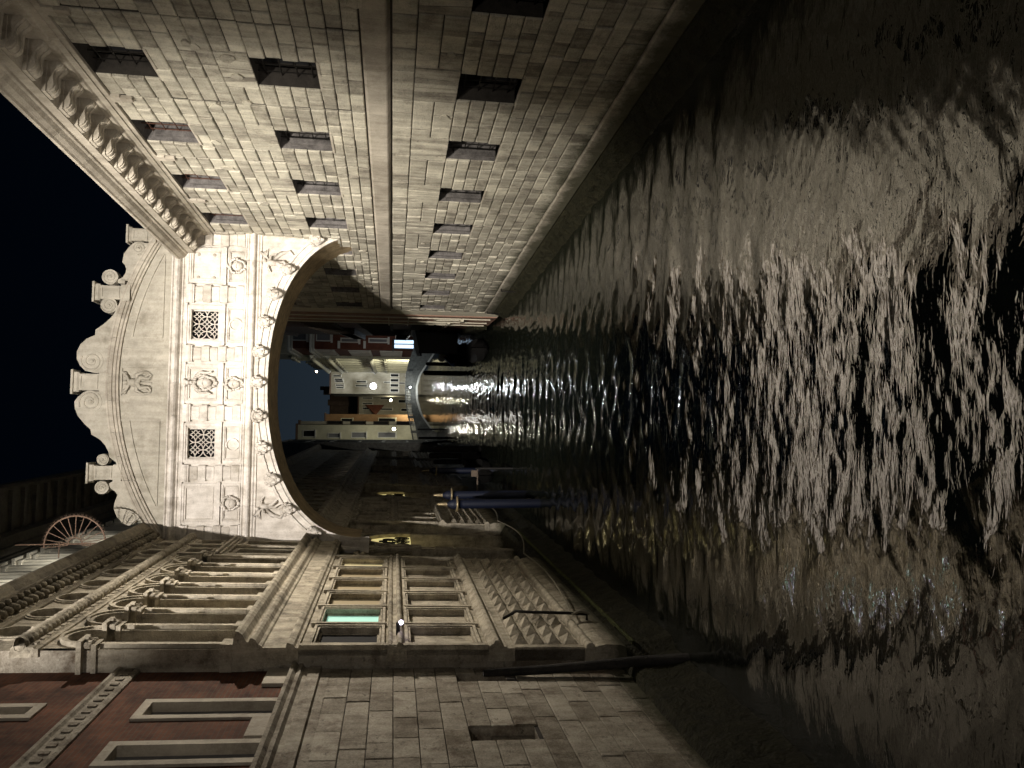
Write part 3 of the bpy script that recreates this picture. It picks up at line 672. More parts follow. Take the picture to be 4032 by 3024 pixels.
for hx, hz in heads:
    zc = hz+.24; sx_ = (hx-AC)/AW; r_ = random.uniform(.9, 1.1)
    cx = hx+sx_*.14
    m = MB(smooth=True)
    m.blob(TB, cx, zc, .26, .155*r_, .20*r_, .17, 12, .04); m.blob(TB, cx, zc-.03, .43, .035, .065, .05, 6, .05)      # skull, nose
    for sg in (-1, 1):
        m.blob(TB, cx+sg*.065, zc+.045, .395, .038, .022, .03, 6); m.blob(TB, cx+sg*.06, zc+.09, .39, .055, .022, .045, 6)
        m.blob(TB, cx+sg*.075, zc-.07, .375, .05, .055, .045, 6); m.blob(TB, cx+sg*.15, zc, .24, .04, .09, .06, 6, .1)
        for q in range(3): m.blob(TB, cx+sg*(.07+.05*q), zc+.19-.05*q*q*.5, .26, .065, .055, .10, 6, .2)
    m.blob(TB, cx, zc-.115, .40, .06, .02, .035, 6); m.blob(TB, cx, zc-.19, .33, .075, .07, .09, 7, .1); m.blob(TB, cx, zc+.2, .28, .08, .06, .1, 7, .2)
    obj("carved_head", m, 'istria', br)
# spandrel reliefs (winged figures, weathered)
def relief(x, z, s, fl):
    m = MB(smooth=True); f = fl
    m.blob(TB, x, z, .08, .16*s, .30*s, .13, 10, .12); m.blob(TB, x-f*.10*s, z+.38*s, .12, .10*s, .12*s, .11, 9, .06)
    P = lambda *l: [TB(x+f*a*s, z+b*s, o) for a, b, o in l]
    m.tube(P((0,.15,.12),(.3,.25,.18),(.52,.12,.14)), [.07*s,.055*s,.035*s], 7); m.tube(P((-.05,.15,.1),(-.35,.05,.16),(-.45,-.2,.1)), [.07*s,.055*s,.04*s], 7)
    m.tube(P((0,-.2,.1),(.2,-.5,.16),(.45,-.72,.12)), [.11*s,.09*s,.05*s], 8); m.tube(P((-.05,-.2,.1),(-.05,-.55,.14),(.15,-.85,.1)), [.11*s,.08*s,.045*s], 8)
    for q in range(6): m.tube(P((.0,.12+.02*q,.05),(-.32-.05*q,.30+.06*q,.07),(-.75+.07*q,.22+.10*q,.04)), [.05*s,.05*s,.015*s], 5)
    m.tube(P((-.2,-.1,.05),(-.5,-.4,.07),(-.62,-.85,.05),(-.3,-1.15,.05)), [.05,.07,.06,.02], 6)
    obj("winged_relief", m, 'istria', br)
relief(5.35, 9.18, .62, -1); relief(-2.35, 9.22, .55, 1)
# cornices
def cor(name, pr, x0, x1, mt, steps):
    m = MB(); x = x0
    while x < x1-.01:
        w = min(random.uniform(*steps), x1-x); m.profile(TB, pr, x+.003, x+w-.003, tone=random.random()); x += w
    return obj(name, m, mt, br)
cor("lower_cornice", [(-.05,9.50),(.05,9.51),(.05,9.56),(.09,9.60),(.09,9.64),(.20,9.68),(.24,9.72),(.24,9.77),(.15,9.79),(.13,9.86),(.17,9.89),(.17,9.93),(.05,9.95),(-.05,9.96)], XL, XR, 'istria', (1.0, 1.6))
cor("upper_cornice", [(-.05,11.72),(.04,11.72),(.04,11.82),(.08,11.84),(.08,11.88),(.20,11.93),(.25,11.98),(.25,12.04),(.15,12.06),(.16,12.10),(.21,12.13),(.21,12.16),(-.05,12.18)], XL, XR-.2, 'istria', (1.0, 1.8))
# storey wall
bays = [(4.63, 5.76), (2.72, 3.93), (.86, 2.07), (-.98, .23), (-2.86, -1.62)]
wins = [(2.86, 3.80, 10.72, 11.62), (-.86, .08, 10.72, 11.62)]
lowp = [(a+.10, b-.10, 10.03, 10.47) for a, b in bays]
upp = [(bays[i][0]+.12, bays[i][1]-.12, 10.76, 11.60) for i in (0, 2, 4)]
m = MB(); m.holes(TB, XL-.2, XR+.2, 9.90, 11.80, 0, wins, depth=.25, tone=.6)
for h in wins: m.poly([TB(h[0],h[2],-.28),TB(h[0],h[2],-.28),TB(h[0],h[2],-.28)]) if False else None
m.poly([TB(XL-.2,9.6,-D),TB(XR+.2,9.6,-D),TB(XR+.2,12.1,-D),TB(XL-.2,12.1,-D)])
obj("gallery_wall", m, 'istria', br)
m = MB()
for a, b in bays:
    m.frame(TB, a, b, 10.66, 11.70, .07, .0, .07, .8); m.frame(TB, a+.07, b-.07, 10.73, 11.63, .05, .0, .035, .6)
    m.frame(TB, a+.02, b-.02, 9.98, 10.54, .05, .0, .04, .7)
    m.box(TB, a-.04, b+.04, 10.565, 10.655, 0, .10, .8); m.box(TB, a-.06, b+.06, 11.69, 11.76, 0, .10, .8)
for h in upp: m.frame(TB, h[0], h[1], h[2], h[3], .03, .0, .055, .5)
for h in lowp: m.frame(TB, h[0], h[1], h[2], h[3], .025, .0, .06, .5)
obj("panel_mouldings", m, 'istria', br)
m = MB(smooth=True)
for x, z in ((4.82, 10.95), (4.82, 11.42), (5.55, 10.95), (5.55, 11.42)):
    m = MB(smooth=True); m.blob(TB, x, z, .0, .055, .055, .03, 10); obj("bronze_studs", m, 'fascia', br)
m = MB()
for x, z in ((3.34, 10.25), (-.43, 10.25)):
    N_ = 28; r0, r1 = .165, .20
    m = MB(); ri = [(x+r0*math.cos(2*math.pi*q/N_), z+r0*math.sin(2*math.pi*q/N_)) for q in range(N_)]; ro = [(x+r1*math.cos(2*math.pi*q/N_), z+r1*math.sin(2*math.pi*q/N_)) for q in range(N_)]
    m.grid([[TB(*p, .0) for p in ri],[TB(*p, .055) for p in ri],[TB(*p, .055) for p in ro],[TB(*p, .0) for p in ro]], closed=True, tone=.8)
    obj("roundel", m, 'istria', br)
# block-banded pilasters
m = MB(); random.seed(9)
pils = [(5.82, 6.30), (4.02, 4.56), (2.16, 2.64), (.30, .80), (-1.56, -1.06), (-3.42, -2.92)]
for a, b in pils:
    m = MB(); m.box(TB, a+.03, b-.03, 9.93, 11.74, 0, .06, .5); n = 6; z = 10.0; hh = (11.48-10.0)/n
    for k in range(n):
        w = .0 if k % 2 == 0 else .045
        m.block(TB, a+w, b-w, z+hh*k+.006, z+hh*(k+1)-.006, .05, .15 if k % 2 == 0 else .115, .015, random.random())
    m.box(TB, a-.03, b+.03, 9.94, 9.99, 0, .17, .8)
    m.profile(TB, [(.05,11.49),(.13,11.50),(.13,11.53),(.16,11.56),(.18,11.60),(.18,11.64),(.14,11.65),(.14,11.73),(.05,11.74)], a-.02, b+.02, tone=.7)
    obj("banded_pilaster", m, 'istria', br)
# stone lattice windows
for a0, a1, z0, z1 in wins:
    m = MB(); m.frame(TB, a0, a1, z0, z1, .035, -.17, -.10, .8)
    cx, cz = (a0+a1)/2+.03, (z0+z1)/2-.02; hw, hh = (a1-a0)/2-.03, (z1-z0)/2-.03; r_ = .3323
    cen = [(cx+.235*i, cz+.235*j) for i in range(-5, 6) for j in range(-5, 6) if (i+j) % 2 == 0]
    for (x, z), r_, th_ in [(c_, .238, .017) for c_ in cen]:
        run = []
        for q in range(37):
            px, pz = x+r_*math.cos(2*math.pi*q/36), z+r_*math.sin(2*math.pi*q/36)
            if a0+.02 < px < a1-.02 and z0+.02 < pz < z1-.02: run.append(TB(px, pz, -.135))
            else:
                if len(run) > 2: m.tube(run, th_, 5)
                run = []
        if len(run) > 2: m.tube(run, th_, 5)
    for (x, z) in cen:
        for dx, dz in ((1,1),(1,-1)):
            P_ = [(x-dx*.12, z-dz*.12), (x+dx*.12, z+dz*.12)]
            if all(a0+.02 < p[0] < a1-.02 and z0+.02 < p[1] < z1-.02 for p in P_): m.tube([TB(p[0], p[1], -.135) for p in P_], .013, 5)
    w = obj("lattice_window", m, 'istria', br)
    m = MB(); m.poly([TB(a0-.1,z0-.1,-.9),TB(a1+.1,z0-.1,-.9),TB(a1+.1,z1+.1,-.9),TB(a0-.1,z1+.1,-.9)]); m.reveal(TB, a0-.01, a1+.01, z0-.01, z1+.01, -.25, -.9); obj("dark_opening", m, 'void', w)
# oval coats of arms
def cartouche(x, z, w, h, big=False):
    m = MB(smooth=True); m.blob(TB, x, z, .07, w*.62, h*.62, .14, 16); n = 22
    for q in range(n):
        t = 2*math.pi*q/n; k = 1.0+.10*math.sin(3*t)+.05*math.cos(7*t)
        m.blob(TB, x+w*.86*k*math.cos(t), z+h*.86*k*math.sin(t), .11+.03*math.sin(5*t), w*.19, h*.17, .075, 7, .18)
    m.blob(TB, x, z+h*1.02, .15, w*.28, h*.16, .09, 8, .15); m.blob(TB, x, z-h*1.02, .13, w*.22, h*.14, .08, 8, .15)
    m.tube([TB(x-w*.4, z, .20), TB(x-w*.1, z+h*.12, .23), TB(x+w*.4, z, .20)], w*.07, 6)
    if big:
        for sg in (-1, 1):
            m.tube([TB(x+sg*w*.8, z+h*.7, .12), TB(x+sg*w*1.25, z+h*.3, .16), TB(x+sg*w*1.15, z-h*.2, .14), TB(x+sg*w*1.35, z-h*.6, .1)], [.04,.05,.045,.03], 6)
        m.blob(TB, x, z+h*1.32, .16, .09, .07, .09, 8, .2); m.blob(TB, x, z+h*1.55, .14, .14, .05, .07, 8, .2)
    return m
for (x, z, w, h) in ((5.20, 10.24, .25, .27), (1.47, 10.24, .22, .29), (-2.24, 10.25, .24, .27)): obj("coat_of_arms", cartouche(x, z, w, h), 'istria', br)
obj("large_coat_of_arms", cartouche(1.49, 11.13, .26, .36, True), 'istria', br)
# tympanum
TCX, TR_ = 1.6, 8.6
def arcz(x, top=13.93): return top-TR_+math.sqrt(TR_**2-(x-TCX)**2)
XS = [-3.45+(6.22+3.45)*k/40 for k in range(41)]
m = MB()
for i in range(40):
    x0, x1 = XS[i], XS[i+1]
    m.poly([TB(x0,12.1,.02),TB(x1,12.1,.02),TB(x1,max(12.12, arcz(x1)-.1),.02),TB(x0,max(12.12, arcz(x0)-.1),.02)], .5)
    m.poly([TB(x0,12.1,-D),TB(x1,12.1,-D),TB(x1,max(12.12, arcz(x1)-.1),-D),TB(x0,max(12.12, arcz(x0)-.1),-D)], .5)
    m.poly([TB(x0,arcz(x0)-.02,.02),TB(x1,arcz(x1)-.02,.02),TB(x1,arcz(x1)-.02,-D),TB(x0,arcz(x0)-.02,-D)], .5)
obj("gable_wall", m, 'istria_top', br)
m = MB(); pr = [(-.30,.02),(-.30,.09),(-.24,.10),(-.22,.14),(-.15,.15),(-.14,.19),(-.05,.22),(-.02,.24),(.02,.24),(.03,.16),(.03,-.1)]
random.seed(4); k = 0
while k < 40:
    st = min(random.choice((3,4,5)), 40-k); xs = [XS[k]+.004]+XS[k+1:k+st]+[XS[k+st]-.004]
    m.grid([[TB(x, arcz(x)+dz, o) for dz, o in pr] for x in xs], tone=random.random()); k += st
obj("curved_cornice", m, 'fascia', br)
m = MB()
for a, b, tn in ((1.06,1.92,.3),):
    m.box(TB, a, b, 12.22, 12.66, .02, .05, .2); m.frame(TB, a-.02, b+.02, 12.20, 13.56, .03, .02, .07, .5)
for a in (2.52, .32): m.box(TB, a-.02, a+.02, 12.18, 13.55, .02, .06, .8)
for sg in (1, -1):
    xs = [TCX+sg*(1.28+3.0*k/16) for k in range(17)]
    top = [(x, arcz(x)-.56) for x in xs]; top = [p for p in top if p[1] > 12.42]
    m.grid([[TB(x, z, .02) for x, z in top],[TB(x, z, .055) for x, z in top],[TB(x, z+.035, .055) for x, z in top],[TB(x, z+.035, .02) for x, z in top]], tone=.7)
    m.box(TB, min(top[0][0], top[-1][0]), max(top[0][0], top[-1][0]), 12.40, 12.43, .02, .05, .7)
    m.box(TB, top[0][0]-.015, top[0][0]+.015, 12.42, top[0][1], .02, .05, .7)
m.box(TB, XL+.3, XR-.4, 12.19, 12.36, .02, .045, .55)
obj("gable_panels", m, 'istria_top', br)
m = MB(smooth=True)
P = lambda *l: [TB(1.46+a, 13.1+b, o) for a, b, o in l]
m.blob(TB, 1.47, 13.22, .06, .13, .15, .10, 10, .1); m.blob(TB, 1.47, 13.43, .08, .075, .085, .08, 9, .05)
for sg in (-1, 1):
    m.tube(P((0,.2,.08),(sg*.20,.28,.12),(sg*.33,.42,.08)), [.05,.045,.03], 7); m.tube(P((0,0,.1),(sg*.16,-.12,.14),(sg*.12,-.34,.1),(sg*.24,-.42,.08)), [.09,.075,.05,.03], 8)
    m.blob(TB, 1.46+sg*.27, 13.45, .06, .085, .07, .06, 8, .1)
    m.tube(P((0,.02,.06),(sg*.25,.0,.1),(sg*.34,-.2,.08),(sg*.30,-.38,.05)), [.05,.06,.045,.03], 6)
for q in range(5): m.tube(P((-.12+.06*q,-.05,.06),(-.2+.1*q,-.25,.09),(-.28+.14*q,-.42,.05)), [.035,.035,.02], 5)
obj("seated_figure_relief", m, 'istria_top', br)
# scrolls and pedestals on the curved top
def spiral(m, x, z, r0, turns=2.2, hand=1, a0=0., o=.20, th=.028):
    pts = []; n = int(20*turns)
    for k in range(n+1):
        t = k/n; a = a0+hand*2*math.pi*turns*t; r_ = r0*(1-t)+.03*t; pts.append(TB(x+r_*math.cos(a), z+r_*math.sin(a), o))
    m.tube(pts, [th*(1-.35*k/n) for k in range(n+1)], 6)
    m.blob(TB, x, z, o, r0*.22, r0*.22, .035, 10)
def disc(m, x, z, r_, o0=-.12, o1=.20, n=28):
    m.extrude(TB, [(x+r_*math.cos(2*math.pi*q/n), z+r_*math.sin(2*math.pi*q/n)) for q in range(n)], o0, o1, .6)
def pedestal(x, w, zb, zt, zshaft):
    m = MB(); m.box(TB, x-w*.42, x+w*.42, zb, zshaft, -.18, .20, .5)
    m.frame(TB, x-w*.34, x+w*.34, zb+(zshaft-zb)*.35, zshaft-.03, .03, .20, .225, .8)
    m.box(TB, x-w*.50, x+w*.50, zb, zb+(zshaft-zb)*.3, -.2, .23, .6)
    m.profile(TB, [(-.22,zshaft),(.20,zshaft),(.24,zshaft+.05),(.25,zt-.07),(.30,zt-.05),(.30,zt),(-.25,zt)], x-w*.5, x+w*.5, tone=.8)
    m.box(TB, x-w*.62, x+w*.62, zt-.06, zt+.0, -.26, .305, .8)
    obj("pedestal", m, 'istria_top', br)
for x, w, zb, zt, zs in ((6.05, .46, 12.65, 13.50, 13.36), (4.22, .50, 13.35, 14.40, 14.20), (1.46, .60, 13.88, 14.90, 14.70), (-1.28, .50, 13.40, 14.37, 14.18)): pedestal(x, w, zb, zt, zs)
def outline_obj(pts, spirals, name="scroll"):
    m = MB(); m.extrude(TB, pts, -.12, .17, .6); 
    for s_ in spirals:
        disc(m, s_[0], s_[1], s_[2], -.13, .185)
    sm = obj(name, m, 'istria_top', br)
    m2 = MB(smooth=True)
    for s_ in spirals: spiral(m2, s_[0], s_[1], s_[2]*.93, 2.1, s_[3], R(s_[4]), .19, max(.022, s_[2]*.075))
    n = len(pts)
    obj("volute_ridge", m2, 'istria_top', sm)
def base_line(xa, xb, n=8): return [(xa+(xb-xa)*k/n, arcz(xa+(xb-xa)*k/n)-.04) for k in range(n+1)]
# right side, from the outermost scroll inwards
outline_obj([(5.80,12.95),(5.84,13.12),(5.80,13.30),(5.66,13.44),(5.45,13.58),(5.18,13.62),(5.10,13.55),(4.98,13.50),(4.85,13.51),(4.72,13.58),(4.66,13.66),(4.62,13.60),(4.60,13.48)]+base_line(4.58, 5.80), [(5.62, 13.17, .21, 1, 180)])
outline_obj([(4.62,13.52),(4.66,13.66),(4.62,13.74),(4.52,13.72),(4.50,13.52)]+[], [(4.70, 13.95, .235, -1, 250)])
outline_obj([(3.95,13.60),(3.80,13.72),(3.60,13.78),(3.45,13.88),(3.24,14.08),(3.06,14.31),(2.90,14.31),(2.78,14.55),(2.60,14.72),(2.38,14.81),(2.15,14.80),(1.95,14.70),(1.80,14.55),(1.74,14.30)]+list(reversed(base_line(3.95,1.74)))[0:0]+base_line(1.74, 3.95), [(3.82, 13.95, .24, 1, 100), (2.10, 14.38, .33, 1, 60)])
outline_obj([(1.18,14.30),(1.12,14.55),(1.02,14.72),(.86,14.82),(.66,14.80),(.42,14.70),(.20,14.52),(.02,14.33),(-.13,14.31),(-.20,14.18),(-.30,14.04),(-.46,13.90),(-.66,13.80),(-.80,13.78),(-.95,13.60)]+base_line(-.95, 1.18), [(.86, 14.38, .34, -1, 120), (-.88, 13.95, .17, -1, 80)])
outline_obj([(-1.52,13.62),(-1.60,13.75),(-1.74,13.72),(-1.84,13.58),(-1.95,13.50),(-2.15,13.57),(-2.36,13.60),(-2.60,13.50),(-2.80,13.32),(-2.88,13.16),(-2.82,13.0),(-2.72,12.92)]+base_line(-2.72, -1.52), [(-1.72, 13.95, .20, 1, 280), (-2.66, 13.12, .19, -1, 30)])
MT_v = None
# ================================================================ SET-BACK UPPER STOREY OF THE PALACE
uw = thing("palace_upper_storey", "tall set-back palace storey with bright floodlit pilasters under a dark overhanging eave", "building", (-5.4, 30, 13))
def TU(s, z, o=0.): return (-5.15+.026*(s-24.6)+o, s, z)
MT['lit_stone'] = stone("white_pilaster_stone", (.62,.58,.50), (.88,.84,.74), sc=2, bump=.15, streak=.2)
MT['umber'] = stone("dark_plaster", (.03,.024,.018), (.09,.07,.05), sc=2, bump=.2)
m = MB(); m.holes(TU, 12, 62, 12.8, 20.3, -.2, []); m.poly([TU(12,z,o) for z,o in ((12.8,-.2),(20.3,-.2),(20.3,-6),(12.8,-6))]); obj("wall", m, 'umber', uw)
for k in range(40):
    s = 13.6+1.15*k
    m = MB(); m.box(TU, s, s+.42, 12.8, 18.9, -.2, .05, .6); m.box(TU, s+.12, s+.30, 12.8, 18.9, .05, .12, .8); m.box(TU, s-.06, s+.48, 18.9, 19.0, -.2, .14, .7); m.box(TU, s-.12, s+.54, 19.1, 19.2, -.2, .22, .7); m.box(TU, s-.02, s+.44, 19.0, 19.1, -.2, .10, .5)
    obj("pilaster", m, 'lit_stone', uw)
m = MB(); m.profile(TU, [(-.2,19.2),(.2,19.22),(.2,19.35),(.26,19.4),(.26,19.6),(.5,19.65),(.55,19.75),(.9,19.8),(1.0,19.95),(1.0,20.05),(-.2,20.05)], 12, 62, tone=.4); obj("entablature", m, 'roof', uw)
m = MB(); m.profile(TU, [(-.2,20.05),(2.7,20.15),(2.8,20.25),(2.8,20.6),(2.6,20.7),(-4,22.5)], 12, 62, tone=.4)
for k in range(50): m.box(TU, 12.3+k, 12.5+k, 19.98, 20.13, 1.0, 2.6, .4)
obj("eave", m, 'roof', uw)
# iron fan screens where the palace roof meets the covered bridge
def fan(x, Y, z, r_, a0, a1, label):
    m = MB(); T = TF(Y)
    for rr, th in ((r_, .022), (r_*.24, .018)): m.tube([T(*p) for p in arc_pts(x, z, rr, a0, a1, 24)], th, 6)
    n = 13
    for k in range(n):
        t = R(a0+(a1-a0)*k/(n-1)); m.tube([T(x+r_*.24*math.cos(t), z+r_*.24*math.sin(t)), T(x+r_*math.cos(t), z+r_*math.sin(t))], .012, 5)
    for k in range(26):
        t = R(a0+(a1-a0)*k/25); p = (x+r_*math.cos(t), z+r_*math.sin(t))
        for d in (-.35, .35): m.tube([T(*p), T(p[0]+.09*math.cos(t+d), p[1]+.09*math.sin(t+d))], [.008,.002], 4)
    m.tube([T(x+.02, z-.8), T(x+.02, z+1.5)], .018, 6); m.tube([T(x-.35, z+.4), T(x+.05, z+.4)], .015, 5); m.tube([T(x-.35, z-.4), T(x+.05, z-.4)], .015, 5)
    o = obj("spiked_fan_grille", m, 'copper'); tag(o, label, "iron grille")
fan(-3.13, 22.4, 13.86, .78, -95, 95, "orange wrought iron half-circle grille with radiating spokes on the palace roof edge")
# ================================================================ OTHER BUILDINGS ON THE RIGHT BANK
def TS(p0, p1, side=1):
    d = Vector((p1[0]-p0[0], p1[1]-p0[1])); L = d.length; d /= L; n = Vector((-d.y, d.x))*side
    return lambda a, z, o=0.: (p0[0]+d.x*a+n.x*o, p0[1]+d.y*a+n.y*o, z), L
MT.update(pinkwall=stone("pink_plaster", (.28,.15,.10), (.50,.32,.24), sc=1.5, bump=.3, streak=.5, stain=(.2,.13,.09), stain_amt=.5),
 ochre=stone("ochre_plaster", (.34,.24,.12), (.60,.46,.26), sc=1.2, bump=.2), creamp=stone("cream_plaster", (.50,.47,.33), (.72,.68,.50), sc=1.2, bump=.15),
 beige=stone("beige_plaster", (.30,.27,.20), (.50,.46,.36), sc=1.2, bump=.15), orangep=stone("orange_plaster", (.20,.115,.055), (.34,.20,.10), sc=1.2, bump=.15),
 darkp=stone("dark_brown_plaster", (.06,.04,.03), (.16,.11,.08), sc=1.4, bump=.3), church=stone("white_church_stone", (.45,.44,.33), (.72,.70,.56), sc=2, bump=.3, stain=(.2,.2,.14), stain_amt=.4),
 quoin=stone("pale_quoin", (.55,.50,.38), (.78,.73,.58), sc=2), trim=stone("white_trim", (.6,.58,.50), (.8,.78,.70), sc=2), sill=plain("white_sill", (.7,.7,.66), .7),
 greybr=stone("grey_bridge_stone", (.08,.08,.07), (.28,.28,.25), sc=3, bump=.3, stain=(.1,.11,.1), stain_amt=.4), tile=stone("roof_tiles", (.06,.04,.03), (.16,.10,.07), sc=5, bump=.6))
def facade(name, label, T, L, z0, z1, mt, wins=(), depth=5., trimm=None, extra=None, cat="building", lit=(), roof=None, winname="window"):
    t = thing(name, label, cat, T(L/2, z0, -1)); m = MB(); m.holes(T, 0, L, z0, z1, 0, wins, depth=.18, tone=.5)
    m.poly([T(0,z0,0),T(0,z1,0),T(0,z1,-depth),T(0,z0,-depth)]); m.poly([T(L,z0,0),T(L,z1,0),T(L,z1,-depth),T(L,z0,-depth)]); m.poly([T(0,z1,0),T(L,z1,0),T(L,z1,-depth),T(0,z1,-depth)])
    m.poly([T(0,z0,-depth),T(L,z0,-depth),T(L,z1,-depth),T(0,z1,-depth)])
    obj("wall", m, mt, t)
    for i, h in enumerate(wins):
        m = MB(); w_ = .09; m.frame(T, h[0]-w_, h[1]+w_, h[2]-w_, h[3]+w_, w_, -.02, .05, .6); m.box(T, h[0]-.16, h[1]+.16, h[2]-.2, h[2]-.06, -.02, .14, .8)
        w = obj(winname, m, trimm or mt, t); m = MB(); m.poly([T(h[0],h[2],-.12),T(h[1],h[2],-.12),T(h[1],h[3],-.12),T(h[0],h[3],-.12)]); obj("pane", m, lit[i] if i < len(lit) and lit[i] else 'void', w)
    if roof is not False:
        m = MB(); m.profile(T, [(-.1,z1-.12),(.10,z1-.10),(.12,z1-.02),(.25,z1+.08),(.25,z1+.16),(-depth,z1+.9)], -.15, L+.15, tone=.5); obj("roof", m, roof or 'tile', t)
    return t
T, L = TS((5.80, 35.95), (5.75, 36.9)); q = facade("narrow_quoin_house", "narrow house with bright yellowish quoin strip at the far end of the prison wall", T, L, .2, 14, 'quoin', [], 5)
T, L = TS((5.75, 37.2), (5.88, 41.0)); w_ = [(1.0, 1.5, 2.0, 3.2), (2.3, 2.8, 2.6, 4.0)]
t = facade("pink_plaster_house", "stained pink plaster house with outside pipes just beyond the prison", T, L, .2, 13, 'pinkwall', w_, 4, 'quoin')
m = MB()
for a in (.3, 1.9, 3.1): m.tube([T(a,.5,.08),T(a,12.5,.08)], .035, 6)
for z in (4.6, 5.6): m.tube([T(0,z,.10),T(L,z,.10)], .03, 6)
obj("outside_pipes", m, 'quoin', t)
T, L = TS((5.98, 41.5), (6.85, 50.5)); w_ = [(.8+1.7*k, 1.5+1.7*k, z, z+1.7) for k in range(5) for z in (2.6, 5.6, 8.8)]
t = facade("brown_brick_house", "dark brown brick house with shutters behind the moored black boat", T, L, .2, 13.5, 'brick', w_, 4, 'umber')
m = MB(); m.profile(T, [(0,.2),(.25,.2),(.25,.9),(0,1.0)], -.1, L+.1); obj("stone_footing", m, 'algae', t)
T, L = TS((6.95, 51.2), (9.1, 72)); w_ = [(.8+2.1*k, 1.9+2.1*k, z, z+2.6) for k in range(9) for z in (4.6, 8.4)]
t = facade("dark_shuttered_house", "dark house with rows of tall grey-lit windows and black balconies", T, L, .2, 14.2, 'darkp', w_, 4, 'umber', lit=['greyshut']*30)
m = MB()
for z in (4.3, 8.1):
    m.box(T, .3, L-.6, z-.12, z, 0, .4, .5)
    for k in range(60): m.tube([T(.4+.33*k, z, .38), T(.4+.33*k, z+.9, .38)], .015, 4)
    m.tube([T(.3, z+.9, .38), T(L-.6, z+.9, .38)], .03, 5)
obj("balcony", m, 'iron', t)
m = MB(); m.box(T, 1, 9, .9, 3.6, .1, 1.6, .3); m.profile(T, [(0,3.6),(1.8,3.4),(1.8,3.5),(0,3.9)], .6, 9.4); obj("boat_shed", m, 'tar', t)
# red house with white cornices (front and side)
Yr = 96
a0, z9 = (10.330, 15.558); a1, _ = (14.068, 15.638)
t = thing("red_corner_house", "red house with two pale cornices and white sills on the corner beyond the prison", "building", (a0+2, Yr+1, 0))
T = TF(Yr); T2, L2 = TS((a0, Yr), (a0+.35, Yr+12))
zt = (10.271, 18.165)[1]; zc = (10.330, 15.527)[1]
fw1 = []
for pA, pB in (((12.506, 17.849),(11.398, 16.228)),((12.679, 14.867),(11.405, 13.290)),((11.632, 11.861),(11.294, 9.882)),((11.684, 8.407),(11.347, 6.247))):
    fw1.append((min(pA[0],pB[0]), max(pA[0],pB[0]), min(pA[1],pB[1]), max(pA[1],pB[1])))
m = MB(); m.holes(T, a0, a1, 1, zt, 0, fw1, depth=.2); m.poly([T(a1,1,0),T(a1,zt,0),T(a1,zt,-8),T(a1,1,-8)]); m.poly([T(a0,zt,0),T(a1,zt,0),T(a1,zt,-10),T(a0,zt,-10)])
fs = [(1.5+2.6*k, 2.3+2.6*k, z, z+2.4) for k in range(4) for z in (4.6, 8.6, 13.2)]
m.holes(T2, 0, L2, 1, zt, 0, fs, depth=.2)
obj("wall", m, 'redp', t)
for T_, L0, L1, hh in ((T, a0, a1, fw1), (T2, 0, L2, fs)):
    for h in hh:
        m = MB(); m.frame(T_, h[0]-.14, h[1]+.14, h[2]-.14, h[3]+.14, .14, -.02, .08, .8); m.box(T_, h[0]-.3, h[1]+.3, h[2]-.35, h[2]-.1, -.02, .2, .9)
        w = obj("window", m, 'trim', t); m = MB(); m.poly([T_(h[0],h[2],-.12),T_(h[1],h[2],-.12),T_(h[1],h[3],-.12),T_(h[0],h[3],-.12)]); obj("pane", m, 'greyshut' if h[3]-h[2] > 1 else 'void', w)
    for z in (zc, zt):
        m = MB(); m.profile(T_, [(0,z-.35),(.12,z-.3),(.15,z-.1),(.4,z),(.45,z+.12),(.45,z+.22),(0,z+.25)], L0-(.4 if T_ is T else 0), L1, tone=.7)
        for k in range(30):
            a = L0+(L1-L0)*k/30; m.box(T_, a, a+(L1-L0)*.016, z-.3, z-.05, 0, .3, .4)
        obj("cornice", m, 'trim', t)
m = MB()
for pA, pB in (((11.332, 12.324),(10.408, 12.025)),((11.408, 9.160),(10.479, 8.860))):
    m.box(T, min(pA[0],pB[0]), max(pA[0],pB[0]), min(pA[1],pB[1]), max(pA[1],pB[1]), 0, .25, .9)
obj("balcony_slab", m, 'trim', t)
# lit kiosk by the foot of the small bridge
kA = (10.717, 5.443); kB = (9.668, 3.080)
t = thing("lit_kiosk", "bright blue-white lit glass kiosk below the red house", "kiosk", (kA[0], 88, 2)); T = TF(88)
xa, xb, za, zb = min(kA[0],kB[0]), max(kA[0],kB[0]), min(kA[1],kB[1]), max(kA[1],kB[1])
m = MB(); m.box(T, xa-.2, xb+.1, zb-.15, zb+.1, -1.2, .2); m.box(T, xa-.2, xb+.1, za-.1, za, -1.2, .2)
for a in (xa, (xa+xb)/2, xb): m.box(T, a-.05, a+.05, za, zb, -.1, .1)
obj("frame", m, 'tar', t)
m = MB(); m.poly([T(xa,za,0),T(xb,za,0),T(xb,zb,0),T(xa,zb,0)]); obj("glowing_panel", m, 'lit_blue', t)
m = MB(); m.box(T, xa, xb, za-3.2, za-.1, -1.2, 0); obj("lower_wall", m, 'tar', t)
